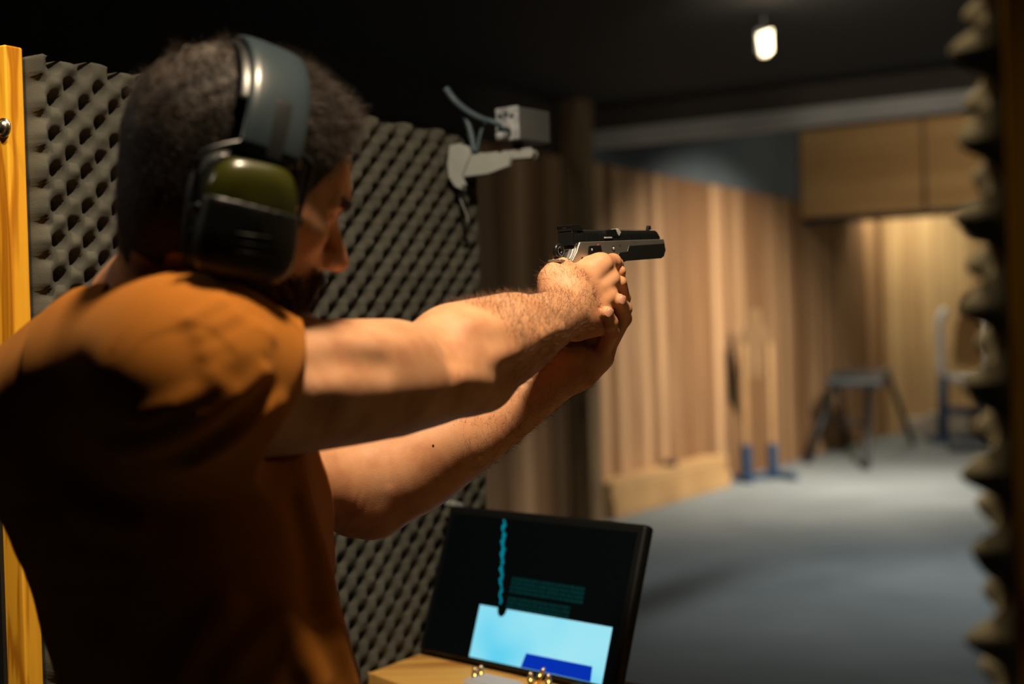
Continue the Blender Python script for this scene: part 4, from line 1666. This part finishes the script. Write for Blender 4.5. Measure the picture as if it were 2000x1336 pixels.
cufA, cufB, cufD = at(497, 903, 1.235), at(579, 641, 1.27), nrm(np.array(RA[3][:3]) - np.array(RA[1][:3]))
_v = nrm(cufB - cufA)
_nv = nrm(np.cross(_v, cufA - CAM))
_nv = _nv if _nv.dot(cufD) > 0 else -_nv
CUF_N = nrm(_nv * 0.97 + nrm(cufD - _v * cufD.dot(_v)) * 0.03)
NECK_C = at(305, 580, 1.335)
NECK_N = nrm(nrm(H(-0.03, 0, -0.03) - at(265, 700, 1.39)) * 0.4 + Z * 0.6)
NECK = Chain([row(H(-0.030, 0, -0.045), 0.060), row(at(355, 545, 1.29), 0.058), row(at(305, 620, 1.34), 0.066), row(at(265, 720, 1.39), 0.075)], 4)
LC_N = nrm(np.array(LA[3][:3]) - np.array(LA[1][:3]))
LC_P = at(400, 890, 1.56)


shirt_parts()
shirt_folds()


def shirt_f(P):
    d = np.maximum(shirt_solid(P), -(bf(P) - 0.0032))
    # neck opening
    qn = (P - NECK_C) @ NECK_N
    m = np.all((P > NECK.lo) & (P < NECK.hi), axis=1)
    nd = np.full(len(P), 1.0)
    nd[m] = NECK(P[m])
    d = np.where(nd < 0.013, np.maximum(d, qn), d)
    return np.maximum(d, 0.98 - P[:, 2])


Vs, Fs = polygonise(shirt_f, np.array([-0.68, 1.0, 0.93]), np.array([-0.05, 1.75, 1.66]), 0.0032 if not FASTDEV else 0.005)
Vs, Fs = biggest(Vs, Fs)
Vs = relax(Vs, Fs, 1, 0.5)
shirt = fast_mesh('shirt', Vs, Fs, M['shirt'], person)

# trousers and shoes, below the frame
tf = Field()
hipc = at(425, 1650, 1.42)
hipc[2] = 0.97
for sgn, knee, foot in ((-1, 0.06, 0.10), (1, -0.02, -0.06)):
    hp = hipc + WID * 0.09 * sgn
    kn = hipc + WID * 0.12 * sgn + AIM * (knee + 0.02)
    kn[2] = 0.50
    an = hipc + WID * 0.15 * sgn + AIM * foot
    an[2] = 0.09
    tf.u(Chain([row(hp, 0.095), row(kn, 0.065), row(an, 0.055)], 4), 0.04)
tf.u(Cone(hipc + Z * 0.05, hipc - Z * 0.04, 0.112, 0.112, (WID, 1.45)), 0.05)


def trous(P):
    d = tf(P)
    return np.maximum(np.maximum(d, P[:, 2] - 1.05), 0.045 - P[:, 2])


Vt_, Ft_ = polygonise(trous, hipc * [1, 1, 0] - [0.4, 0.4, 0], hipc * [1, 1, 0] + [0.4, 0.4, 1.1], 0.008)
fast_mesh('trousers', Vt_, Ft_, M['trousers'], person)
for sgn, foot in ((-1, 0.10), (1, -0.06)):
    an = hipc + WID * 0.15 * sgn + AIM * foot
    an[2] = 0
    toe = nrm(AIM + WID * 0.12 * sgn)
    sf = Field()
    sf.u(Cone(an + Z * 0.045, an + toe * 0.17 + Z * 0.032, 0.040, 0.032), 0.01)
    sf.u(Cone(an - toe * 0.035 + Z * 0.04, an + Z * 0.09, 0.036, 0.042), 0.03)
    fz = (lambda s_: (lambda P: np.maximum(s_(P), 0.001 - P[:, 2])))(sf)
    v_, f_2 = polygonise(fz, an - [0.25, 0.25, 0.01], an + [0.25, 0.25, 0.16], 0.006)
    fast_mesh('shoe', v_, f_2, M['shoe'], person)


# ------------------------------------------------------------------ strands: thin tapering prisms in one mesh
def strands(name, roots, dirs, length, r, mat, parent, curl=0.3, seg=3, droop=None):
    n = len(roots)
    P = [roots]
    d = dirs / np.linalg.norm(dirs, axis=1)[:, None]
    L = length if hasattr(length, '__len__') else np.full(n, length)
    bend = RNG.normal(size=(n, 3)) * curl
    cur = roots.copy()
    for i in range(seg):
        d = d + bend / seg + (0 if droop is None else droop / seg)
        d /= np.linalg.norm(d, axis=1)[:, None]
        cur = cur + d * (L / seg)[:, None]
        P.append(cur)
    a = np.cross(dirs, RNG.normal(size=(n, 3)))
    a /= np.linalg.norm(a, axis=1)[:, None] + 1e-9
    b = np.cross(dirs, a)
    b /= np.linalg.norm(b, axis=1)[:, None] + 1e-9
    V = []
    for i, p in enumerate(P):
        rr = r * (1 - 0.8 * i / seg)
        for k in range(3):
            q = 2 * math.pi * k / 3
            V.append(p + (a * math.cos(q) + b * math.sin(q)) * rr)
    V = np.stack(V, 1)                          # n, (seg+1)*3, 3
    base = (np.arange(n) * (seg + 1) * 3)[:, None]
    F = []
    for i in range(seg):
        for k in range(3):
            k2 = (k + 1) % 3
            F.append(base + np.array([[i * 3 + k, i * 3 + k2, (i + 1) * 3 + k2, (i + 1) * 3 + k]]))
    F = np.concatenate(F, 0)
    return fast_mesh(name, V.reshape(-1, 3), F, mat, parent)


def grad(f, P, e=0.001):
    tet = np.array([(1, -1, -1), (-1, -1, 1), (-1, 1, -1), (1, 1, 1)], float)
    g = sum(t[None] * f(P + t * e)[:, None] for t in tet)
    return g / (np.linalg.norm(g, axis=1)[:, None] + 1e-9)


def head_local(P):
    return (P - HO) @ HM.T


def hair_height(q):
    """thickness of the hair in head-local coordinates; zero below the hairline"""
    x, y, z = q[:, 0], q[:, 1], q[:, 2]
    top = np.clip((z - 0.02) / 0.07, 0, 1)
    front = np.clip((x - 0.0) / 0.08, 0, 1)
    t = 0.0015 + 0.0080 * top + 0.008 * top * front
    # hairline: forehead, temples, nape
    line_f = 0.084 - 0.55 * np.clip(0.050 - z, 0, 0.1) - 0.15 * np.abs(y)
    m = np.clip((line_f - x) / 0.008, 0, 1)
    low = np.where(x < 0.0, -0.098 + 0.35 * np.clip(x + 0.07, 0, 0.08), -0.03)
    m = m * np.clip((z - low + 0.006 * np.sin(y * 170)) / 0.028, 0, 1)
    return t * m, m


def hair_f(P):
    d = F_head(P)
    q = head_local(P)
    t, m = hair_height(q)
    n = np.sin(q[:, 0] * 190 + 3 * np.sin(q[:, 2] * 60)) * np.sin(q[:, 1] * 170 + q[:, 2] * 90) * 0.5 + \
        np.sin(q[:, 0] * 330 - q[:, 1] * 250) * np.sin(q[:, 2] * 300 + q[:, 1] * 120) * 0.3
    amp = 0.0025 * np.clip((q[:, 2] - 0.01) / 0.06, 0.1, 1)
    r = d - t - n * amp * m
    return np.where(m > 0.02, r, np.maximum(d + 0.004, 0.002))


lo_h, hi_h = HO - 0.16, HO + 0.16
Vh, Fh = polygonise(hair_f, lo_h, hi_h, 0.0022 if not FASTDEV else 0.004)
q = head_local(Vh)
keep = hair_height(q)[1] > 0.02
Fh = Fh[keep[Fh].all(1)]
hair = fast_mesh('hair', Vh, Fh, M['hair_base'], person)
nr = grad(F_head, Vh)
pick = RNG.permutation(np.nonzero(keep)[0])[:15000]
q = head_local(Vh[pick])
top = np.clip((q[:, 2] - 0.01) / 0.06, 0, 1)
front = np.clip((q[:, 0]) / 0.08, 0, 1)
swirl = np.array(HX) * 0.9 + np.array(HR) * 0.25
dirs = nr[pick] * 0.55 + swirl * (0.25 + 0.5 * top)[:, None] - HU * (0.7 * (1 - top))[:, None] + RNG.normal(size=(len(pick), 3)) * 0.22
clump = np.stack([np.sin(q @ w_ + p_) for w_, p_ in ((np.array([120, 60, 90]), 0.3), (np.array([-70, 130, 50]), 1.9), (np.array([90, -40, 140]), 4.0))], 1)
dirs = dirs + clump * (0.12 + 0.30 * top)[:, None]
Ls = (0.004 + 0.009 * top + 0.010 * top * front) * RNG.uniform(0.6, 1.25, len(pick))
strands('hair_strands', Vh[pick] - nr[pick] * 0.001, dirs, Ls, 0.00028, M['hair'], hair, 0.45, 4)

# beard: a short dense shell on the jaw
jaw_seed = RNG.permutation(len(Vb))
q = head_local(Vb)
jm = (q[:, 2] < -0.058) & (q[:, 0] > 0.0) & (q[:, 2] > -0.15) & (np.abs(q[:, 1]) < 0.075) & \
     ~((np.abs(q[:, 1]) < 0.018) & (q[:, 2] > -0.090) & (q[:, 2] < -0.068) & (q[:, 0] > 0.08)) & \
     ((q[:, 2] < -0.085 + 0.25 * q[:, 0]) | (q[:, 0] > 0.075)) & (F_head(Vb) < 0.002)
ji = np.nonzero(jm)[0]
if len(ji):
    pick = RNG.choice(ji, min(7000, len(ji) * 3))
    nb_ = grad(F_head, Vb[pick])
    jit = RNG.normal(size=(len(pick), 3)) * 0.0015
    beard = strands('beard', Vb[pick] + jit, nb_ * 0.8 - HU * 0.6 + RNG.normal(size=(len(pick), 3)) * 0.25, 0.010, 0.00022, M['hair'], person, 0.6, 2)
# eyebrows
bi_ = np.nonzero((np.abs(q[:, 2] - 0.004) < 0.004) & (q[:, 0] > 0.06) & (np.abs(np.abs(q[:, 1]) - 0.032) < 0.017))[0]
for sg_ in (-1, 1):
    pick = RNG.choice(bi_[np.sign(q[bi_, 1]) == sg_], 500)
    strands('eyebrow', Vb[pick], grad(F_head, Vb[pick]) * 0.4 + np.outer(np.sign(q[pick, 1]), HL) + RNG.normal(size=(500, 3)) * 0.2,
            0.006, 0.0002, M['hair'], person, 0.4, 2)
# forearm hair
def arm_hair(name, chain, i0, i1, count, fld, mat, down):
    pts = np.array([c[:3] for c in chain[i0:i1 + 1]])
    lo_, hi_ = pts.min(0) - 0.06, pts.max(0) + 0.06
    m = np.all((Vb > lo_) & (Vb < hi_), axis=1)
    idx = np.nonzero(m)[0]
    ax = nrm(pts[-1] - pts[0])
    t = (Vb[idx] - pts[0]) @ ax
    idx = idx[(t > -0.01) & (t < np.linalg.norm(pts[-1] - pts[0]) + 0.01)]
    idx = idx[np.abs(fld(Vb[idx])) < 0.003]
    nn_ = grad(fld, Vb[idx])
    keepw = RNG.random(len(idx)) < np.clip(0.55 + 0.45 * (nn_ @ down), 0.05, 1)
    idx, nn_ = idx[keepw], nn_[keepw]
    ch = RNG.choice(len(idx), count)
    P_ = Vb[idx[ch]] + RNG.normal(size=(count, 3)) * 0.0008
    dr_ = nn_[ch] * 0.30 + ax * 0.5 + np.cross(nn_[ch], ax) * 0.45 + RNG.normal(size=(count, 3)) * 0.22
    return strands(name, P_, dr_, RNG.uniform(0.006, 0.013, count), 0.00013, mat, body, 0.5, 3)


arm_hair('forearm_hair', RA, 5, 9, 5200, F_right, M['arm_hair'], nrm([-0.2, -0.2, 1]))
arm_hair('forearm_hair', LA, 6, 9, 1500, F_left, M['arm_hair'], nrm([0.4, 0.1, -1]))
# the small mole on the far forearm
mp_ = march(bf, 846, 870, 1.3, 2.0)
gm = grad(bf, mp_[None])[0]
Geo().lathe(mp_ - gm * 0.0006, gm, [(0, 0.0014), (0.0010, 0.0012), (0.0014, 0.0)], 10).build(
    'mole', mat_new('dark_mole', (0.03, 0.01, 0.006), 0.6), body, True)


def nail(px, py, up, name_='fingernail'):
    p = march(bf, px, py, 1.3, 2.1)
    g_ = grad(bf, p[None])[0]
    u_ = nrm(up - g_ * np.dot(up, g_))
    s_ = np.cross(g_, u_)
    V_, F_ = [], []
    nu_, nv_ = 7, 7
    for i in range(nu_):
        for j in range(nv_):
            a = (i / (nu_ - 1) - 0.5) * 2
            b = (j / (nv_ - 1) - 0.5) * 2
            ww = 0.0052 * (1 - 0.18 * b * b)
            V_.append(p + s_ * a * ww + u_ * b * 0.0060 * (1 - 0.25 * a * a) + g_ * (0.0012 - 0.0022 * a * a - 0.0008 * b * b))
    for i in range(nu_ - 1):
        for j in range(nv_ - 1):
            F_.append((i * nv_ + j, (i + 1) * nv_ + j, (i + 1) * nv_ + j + 1, i * nv_ + j + 1))
    o = part(name_, V_, F_, M['nail'], body, True)
    sm_ = o.modifiers.new('solid', 'SOLIDIFY')
    sm_.thickness = 0.0006
    return o


nail(1217, 587, Z * 0.8 + GA * 0.3)
nail(1191, 612, Z * 0.7 + GA * 0.4)


# ------------------------------------------------------------------ ear defenders
ear = empty('ear_defenders', H(0, 0, 0.12), 'dark ear defenders with olive shells worn on the head of the shooter', 'earmuffs')
CR = {}
M['lower_black'] = mat_new('black_lower_shell', (0.008, 0.009, 0.008), 0.45)


def cup(side):
    """one cup; side -1 is his right ear"""
    S = HL * side
    tiltf = math.radians(-10)
    cz = HU * math.cos(tiltf) + HX * math.sin(tiltf)
    cx = HX * math.cos(tiltf) - HU * math.sin(tiltf)
    c = H(-0.010, side * 0.094, -0.040)
    CR[side] = (c, S, cx, cz)
    f = Field()
    # D-shaped shell: narrower at the top
    def shell(P, d):
        q_ = P - c
        a, b, w = q_ @ cx, q_ @ cz, q_ @ S
        bb = b / 0.050
        half = 0.040 * (1 - 0.10 * np.clip(bb, -1, 1)) 
        n_ = 3.6
        rr = (np.abs(a / half) ** n_ + np.abs(bb) ** n_) ** (1 / n_)
        prof = 0.030 - 0.006 * np.clip(rr, 0, 1.2) ** 2
        e1 = (rr - 1) * 0.038
        e2 = np.abs(w - 0.008) - (prof - 0.008)
        k = 0.016
        h_ = np.maximum(k - np.abs(e1 - e2), 0) / k
        return np.maximum(e1, e2) + h_ * h_ * k * 0.25
    f.fn(shell)
    v, ff = polygonise(f, c - 0.08, c + 0.08, 0.0022)
    sh = fast_mesh('cup_shell', v, ff, M['cup_olive'], ear)
    g = Field()

    def pad(P, d):
        q_ = P - c
        a, b, w = q_ @ cx, q_ @ cz, q_ @ S
        rr = (np.abs(a / 0.043) ** 3 + np.abs(b / 0.053) ** 3) ** (1 / 3)
        ring = (rr - 0.80) * 0.045
        return np.sqrt(ring ** 2 + ((w + 0.022) * 0.9) ** 2) - 0.0115
    g.fn(pad)
    v, ff = polygonise(g, c - 0.08, c + 0.08, 0.0026)
    fast_mesh('ear_cushion', v, ff, M['matt_black'], ear)
    # collar between shell and cushion
    gg = Field()

    def col_(P, d):
        q_ = P - c
        a, b, w = q_ @ cx, q_ @ cz, q_ @ S
        rr = (np.abs(a / 0.042) ** 3.4 + np.abs(b / 0.052) ** 3.4) ** (1 / 3.4)
        return np.maximum((rr - 1) * 0.04, np.abs(w + 0.014) - 0.004)
    gg.fn(col_)
    v, ff = polygonise(gg, c - 0.08, c + 0.08, 0.0026)
    fast_mesh('collar', v, ff, M['black_plastic'], ear)
    # thin black layer over the lower part of the shell
    lp_ = Field()
    lp_.fn(lambda P, d: np.maximum(shell(P, d) - 0.0012, np.maximum(((P - c) @ cz) - 0.012 + 0.10 * ((P - c) @ cx), -((P - c) @ S) + 0.004)))
    v, ff = polygonise(lp_, c - 0.08, c + 0.08, 0.0026)
    fast_mesh('lower_shell', v, ff, M['lower_black'], ear)
    gl = Geo()
    for k_ in range(3):
        p0 = c + cz * (-0.012 - 0.007 * k_) - cx * 0.016 + S * 0.0305
        gl.tube([p0, p0 + cx * 0.030], 0.0012, 6)
    gl.build('grip_lines', M['matt_black'], ear, True)
    return sh


for sd_ in (-1, 1):
    shl = cup(sd_)
    c, S, cx, cz = CR[sd_]
    # tensioner arms: two wires from the slider to pivots at the cup's sides
    top_pt = H(-0.010, sd_ * 0.100, 0.030)
    for a_s, nm in ((1, 'wire_arm'), (-1, 'wire_arm')):
        pv = c + cx * a_s * 0.043 + cz * 0.004 + S * 0.004
        mid = c + cx * a_s * 0.046 + cz * 0.042 + S * 0.010
        Geo().tube(curve_pts([top_pt + S * 0.004, (top_pt + mid) / 2 + cx * a_s * 0.014 + S * 0.004, mid, pv], 7), 0.0022, 8).build(
            nm, M['black_plastic'], ear, True)
        Geo().lathe(pv - cx * a_s * 0.002, cx * a_s, [(-0.004, 0.005), (0.004, 0.005), (0.006, 0.003), (0.0062, 0)], 12).build(
            'pivot', M['dark_metal'], ear, True)


def band(name, r_off, w_fn, th, a0, a1, mat, wsag=0.0, seg=40, bev_=0.002, xoff=0.0):
    """strap over the head from one side angle to the other (0 = top)"""
    V_, F_ = [], []
    prof = 14
    for i in range(seg + 1):
        a = math.radians(a0 + (a1 - a0) * i / seg)
        w = w_fn(a)
        ry, rz = 0.086 + r_off, 0.090 + r_off
        yy, zz = -math.sin(a) * ry, math.cos(a) * rz + 0.001
        ny, nz = -math.sin(a) / ry, math.cos(a) / rz
        ln_ = math.hypot(ny, nz)
        ny, nz = ny / ln_, nz / ln_
        for k in range(prof):
            q_ = 2 * math.pi * k / prof
            cu, su = math.cos(q_), math.sin(q_)
            ex = math.copysign(abs(cu) ** 0.75, cu) * w / 2
            ey = math.copysign(abs(su) ** 0.8, su) * th / 2
            x_ = ex + xoff
            V_.append(H(x_, yy + ny * ey, zz + nz * ey))
    for i in range(seg):
        for k in range(prof):
            k2 = (k + 1) % prof
            F_.append((i * prof + k, i * prof + k2, (i + 1) * prof + k2, (i + 1) * prof + k))
    F_.append(tuple(range(prof))[::-1])
    F_.append(tuple(range(seg * prof, (seg + 1) * prof)))
    return part(name, V_, F_, mat, ear, True)


band('headband_padding', 0.0165, lambda a: 0.058 - 0.004 * abs(math.sin(a)), 0.008, -62, 62, M['black_plastic'], xoff=-0.016)
band('headband_spring', 0.0232, lambda a: 0.054, 0.0085, -84, 84, M['band_grey'], xoff=-0.010)
for s_ in (-1, 1):
    b_ = band('slider', 0.022, lambda a: 0.040 - 0.010 * max(0, (abs(a) - 1.1)), 0.011, s_ * 58, s_ * 86, M['black_plastic'], xoff=-0.008, seg=14)
    b_['label'] = 'glossy black slider arm'


# ------------------------------------------------------------------ pistol
gun = empty('pistol', GP3(30, 0, -60), 'two-tone black and nickel pistol held out in both hands', 'pistol')


def gpr(name, poly, y0, y1, mat, bev_=0.6, parent=gun, label=None):
    g = Geo().prism(G0, GA * 0.001, GL * 0.001, GU * 0.001, poly, y0, y1)
    return g.build(name, mat, parent, False, bev_ * 0.001, label)


# slide with bevelled top (section swept along the barrel)
def sweep(name, sec_at, xs, mat, parent=gun, smooth=False, bev_=0):
    V_, F_ = [], []
    n = len(sec_at(xs[0]))
    for x in xs:
        for y, z in sec_at(x):
            V_.append(GP3(x, y, z))
    for i in range(len(xs) - 1):
        for k in range(n):
            k2 = (k + 1) % n
            F_.append((i * n + k, i * n + k2, (i + 1) * n + k2, (i + 1) * n + k))
    F_.append(tuple(range(n))[::-1])
    F_.append(tuple(range((len(xs) - 1) * n, len(xs) * n)))
    o = part(name, V_, F_, mat, parent, smooth)
    if bev_:
        bevel(o, bev_ * 0.001)
    return o


def slide_sec(x):
    w = 11.5 if x < 180 else 11.5 - (x - 180) * 0.20
    t = 0.0 if x < 180 else -(x - 180) ** 2 * 0.030
    b = -17.0
    return [(-w, b), (-w, -7 + t), (-w + 3.2, -1.6 + t), (-5, t), (5, t), (w - 3.2, -1.6 + t), (w, -7 + t), (w, b)]


slide = sweep('slide', slide_sec, [2, 40, 80, 120, 160, 178, 183, 187, 190], M['gun_black'], bev_=0.4)
for i in range(11):
    x = 14 + i * 3.1
    for sy in (-1, 1):
        gpr('serration', [(x, -15.2), (x + 1.5, -15.2), (x + 1.5, -3.4), (x, -3.4)], sy * 11.5, sy * 12.0, M['gun_black'], 0.15, slide)
for i in range(8):
    x = 118 + i * 3.1
    gpr('serration', [(x, -13.8), (x + 1.4, -13.8), (x + 1.4, -5.0), (x, -5.0)], -11.9, -11.5, M['gun_black'], 0.12, slide)
# slide rear block
gpr('firing_pin_block', [(-2, -19), (9, -19), (9, -1.5), (0, -1.0), (-2, -3)], -10.5, 10.5, M['gun_black'], 0.8, slide)
# ejection port with the bright barrel hood
gpr('barrel_hood', [(66, -1.4), (92, 0.5), (97, -4), (93, -9.5), (80, -9.5), (66, -6.5)], -11.95, -3.0, M['gun_black'], 0.5, slide)
gpr('barrel', [(87, 0.3), (93, 0.8), (98.5, -3.6), (94, -9.0), (90.5, -6.0)], -12.3, -4.0, M['gun_bright'], 0.7, slide, 'bright steel barrel edge in the ejection port')
gpr('extractor', [(62, -9.4), (78, -9.4), (78, -11.2), (62, -11.2)], -12.5, -11.0, M['gun_bright'], 0.3, slide)
# sights
gpr('rear_sight', [(0.5, -2), (16, -2), (21, 0.2), (13, 5.6), (6, 6.0), (-3.5, 5.4), (-2.5, 1)], -11.0, -2.2, M['matt_black'], 0.5, slide)
gpr('rear_sight', [(0.5, -2), (16, -2), (21, 0.2), (13, 5.6), (6, 6.0), (-3.5, 5.4), (-2.5, 1)], 2.2, 11.0, M['matt_black'], 0.5, slide)
gpr('sight_base', [(-2.5, -2), (17, -2), (22, 0.2), (14, 2.6), (-2.5, 2.6)], -10.5, 10.5, M['matt_black'], 0.4, slide)
gpr('front_sight', [(173, -1.5), (183, -1.5), (181.5, 5.2), (177.5, 5.4)], -2.0, 2.0, M['matt_black'], 0.4, slide)
# frame
frame_poly = [(9.5, -15.2), (192.5, -12.6), (194.5, -16), (195, -27), (190, -34.5), (184, -36.5), (105, -38.5), (99, -40), (96, -46), (66, -44), (60, -47),
              (55, -60), (0, -62), (-3, -44), (-8, -37), (2, -27), (6, -20)]
frm = gpr('frame', frame_poly, -13.2, 13.2, M['gun_frame'], 0.8, gun, 'satin nickel frame')
dust = [(112, -20.5), (193.5, -18.2), (195.8, -27), (190.6, -35.0), (184.5, -37.2), (105, -39.2), (99, -40.6), (92, -39), (86, -33), (90, -28.5), (108, -27.5)]
gpr('dust_cover', dust, -13.9, 13.9, M['gun_dark_frame'], 0.8, gun, 'dark front part of the frame')
gpr('front_cap', [(193, -13.5), (195.6, -16), (196.3, -27), (191, -34.6), (188, -34)], -12.6, 12.6, M['gun_dark_frame'], 0.6, frm)
bt_ = [(9, -17), (9.5, -30), (-2, -38), (-10, -40.5), (-20, -40.5), (-26, -37.5), (-27.5, -35.2), (-24, -34.5), (-15, -35.8), (-8, -34.5), (-3, -29), (1, -22), (4, -18)]
gpr('beavertail', bt_, -9.5, 9.5, M['gun_frame'], 1.4, gun, 'nickel beavertail')
# grip
grip = [(-6, -42), (58, -44), (52, -70), (45, -100), (42, -118), (-22, -122), (-24, -112), (-14, -86), (-6, -62)]
gpr('grip', grip, -14.5, 14.5, M['matt_black'], 4.0)
gpr('magazine_base', [(-24, -122), (42, -118), (44, -126), (-26, -131)], -14, 14, M['matt_black'], 1.5)
# trigger guard and trigger
Geo().tube(curve_pts([GP3(103, 0, -37), GP3(108, 0, -44), GP3(107, 0, -55), GP3(100, 0, -64), GP3(85, 0, -69), GP3(68, 0, -68), GP3(58, 0, -64)], 6), 0.0038, 8).build(
    'trigger_guard', M['gun_dark_frame'], gun, True)
Geo().tube(curve_pts([GP3(80, 0, -42), GP3(84, 0, -50), GP3(86, 0, -60)], 6), 0.0028, 8).build('trigger', M['gun_black'], gun, True)
# hammer: ring hammer at the back, with its strut
Geo().tube([GP3(-16 + 6.0 * math.cos(q), 0, -24.5 + 6.0 * math.sin(q)) for q in np.linspace(0, 2 * math.pi, 17)], 0.0034, 8, False).build(
    'hammer', M['gun_black'], gun, True)
gpr('hammer_shank', [(-13, -30), (3, -22), (6, -28), (-6, -35)], -3.6, 3.6, M['gun_black'], 0.6)
# safety lever, red dot, pins
gpr('safety_lever', [(26, -20), (50, -19.5), (52, -27), (48, -35), (26, -37), (24, -28)], -14.6, -13.0, M['gun_black'], 0.5)
gpr('safety_tab', [(36, -30.5), (50, -28.0), (51, -31.5), (40, -34.5), (33, -34.5)], -17.0, -14.4, M['gun_black'], 0.6)


def pin(x, z, r, y, mat, name='pin', h=1.0, label=None):
    Geo().lathe(GP3(x, y + h, z), -GL, [(0, r * 0.001), (h * 0.001, r * 0.001), (h * 0.0014, r * 0.0006), (h * 0.0015, 0)], 14).build(name, mat, gun, True, 0, label)


pin(31, -24.5, 1.6, -14.6, M['gun_bright'], 'safety_pin', 0.4)
pin(46.5, -19.5, 2.0, -13.3, M['red_dot'], 'safety_mark', 0.5, 'red safety mark')
pin(78, -23.5, 3.4, -13.2, M['gun_black'], 'slide_stop_pin', 0.6)
pin(78, -23.5, 1.9, -13.9, M['gun_bright'], 'slide_stop_pin', 0.4)
pin(12, -35.5, 2.6, -13.3, M['matt_black'], 'hammer_pin', 0.5)
pin(92, -20.0, 1.0, -13.3, M['matt_black'], 'small_pin', 0.4)
Geo().lathe(GP3(189, 0, -9.5), GA, [(0, 0.0068), (0.003, 0.0068), (0.003, 0.0048), (0.0005, 0.0045), (0.0004, 0)], 20).build('muzzle', M['gun_black'], gun, True)
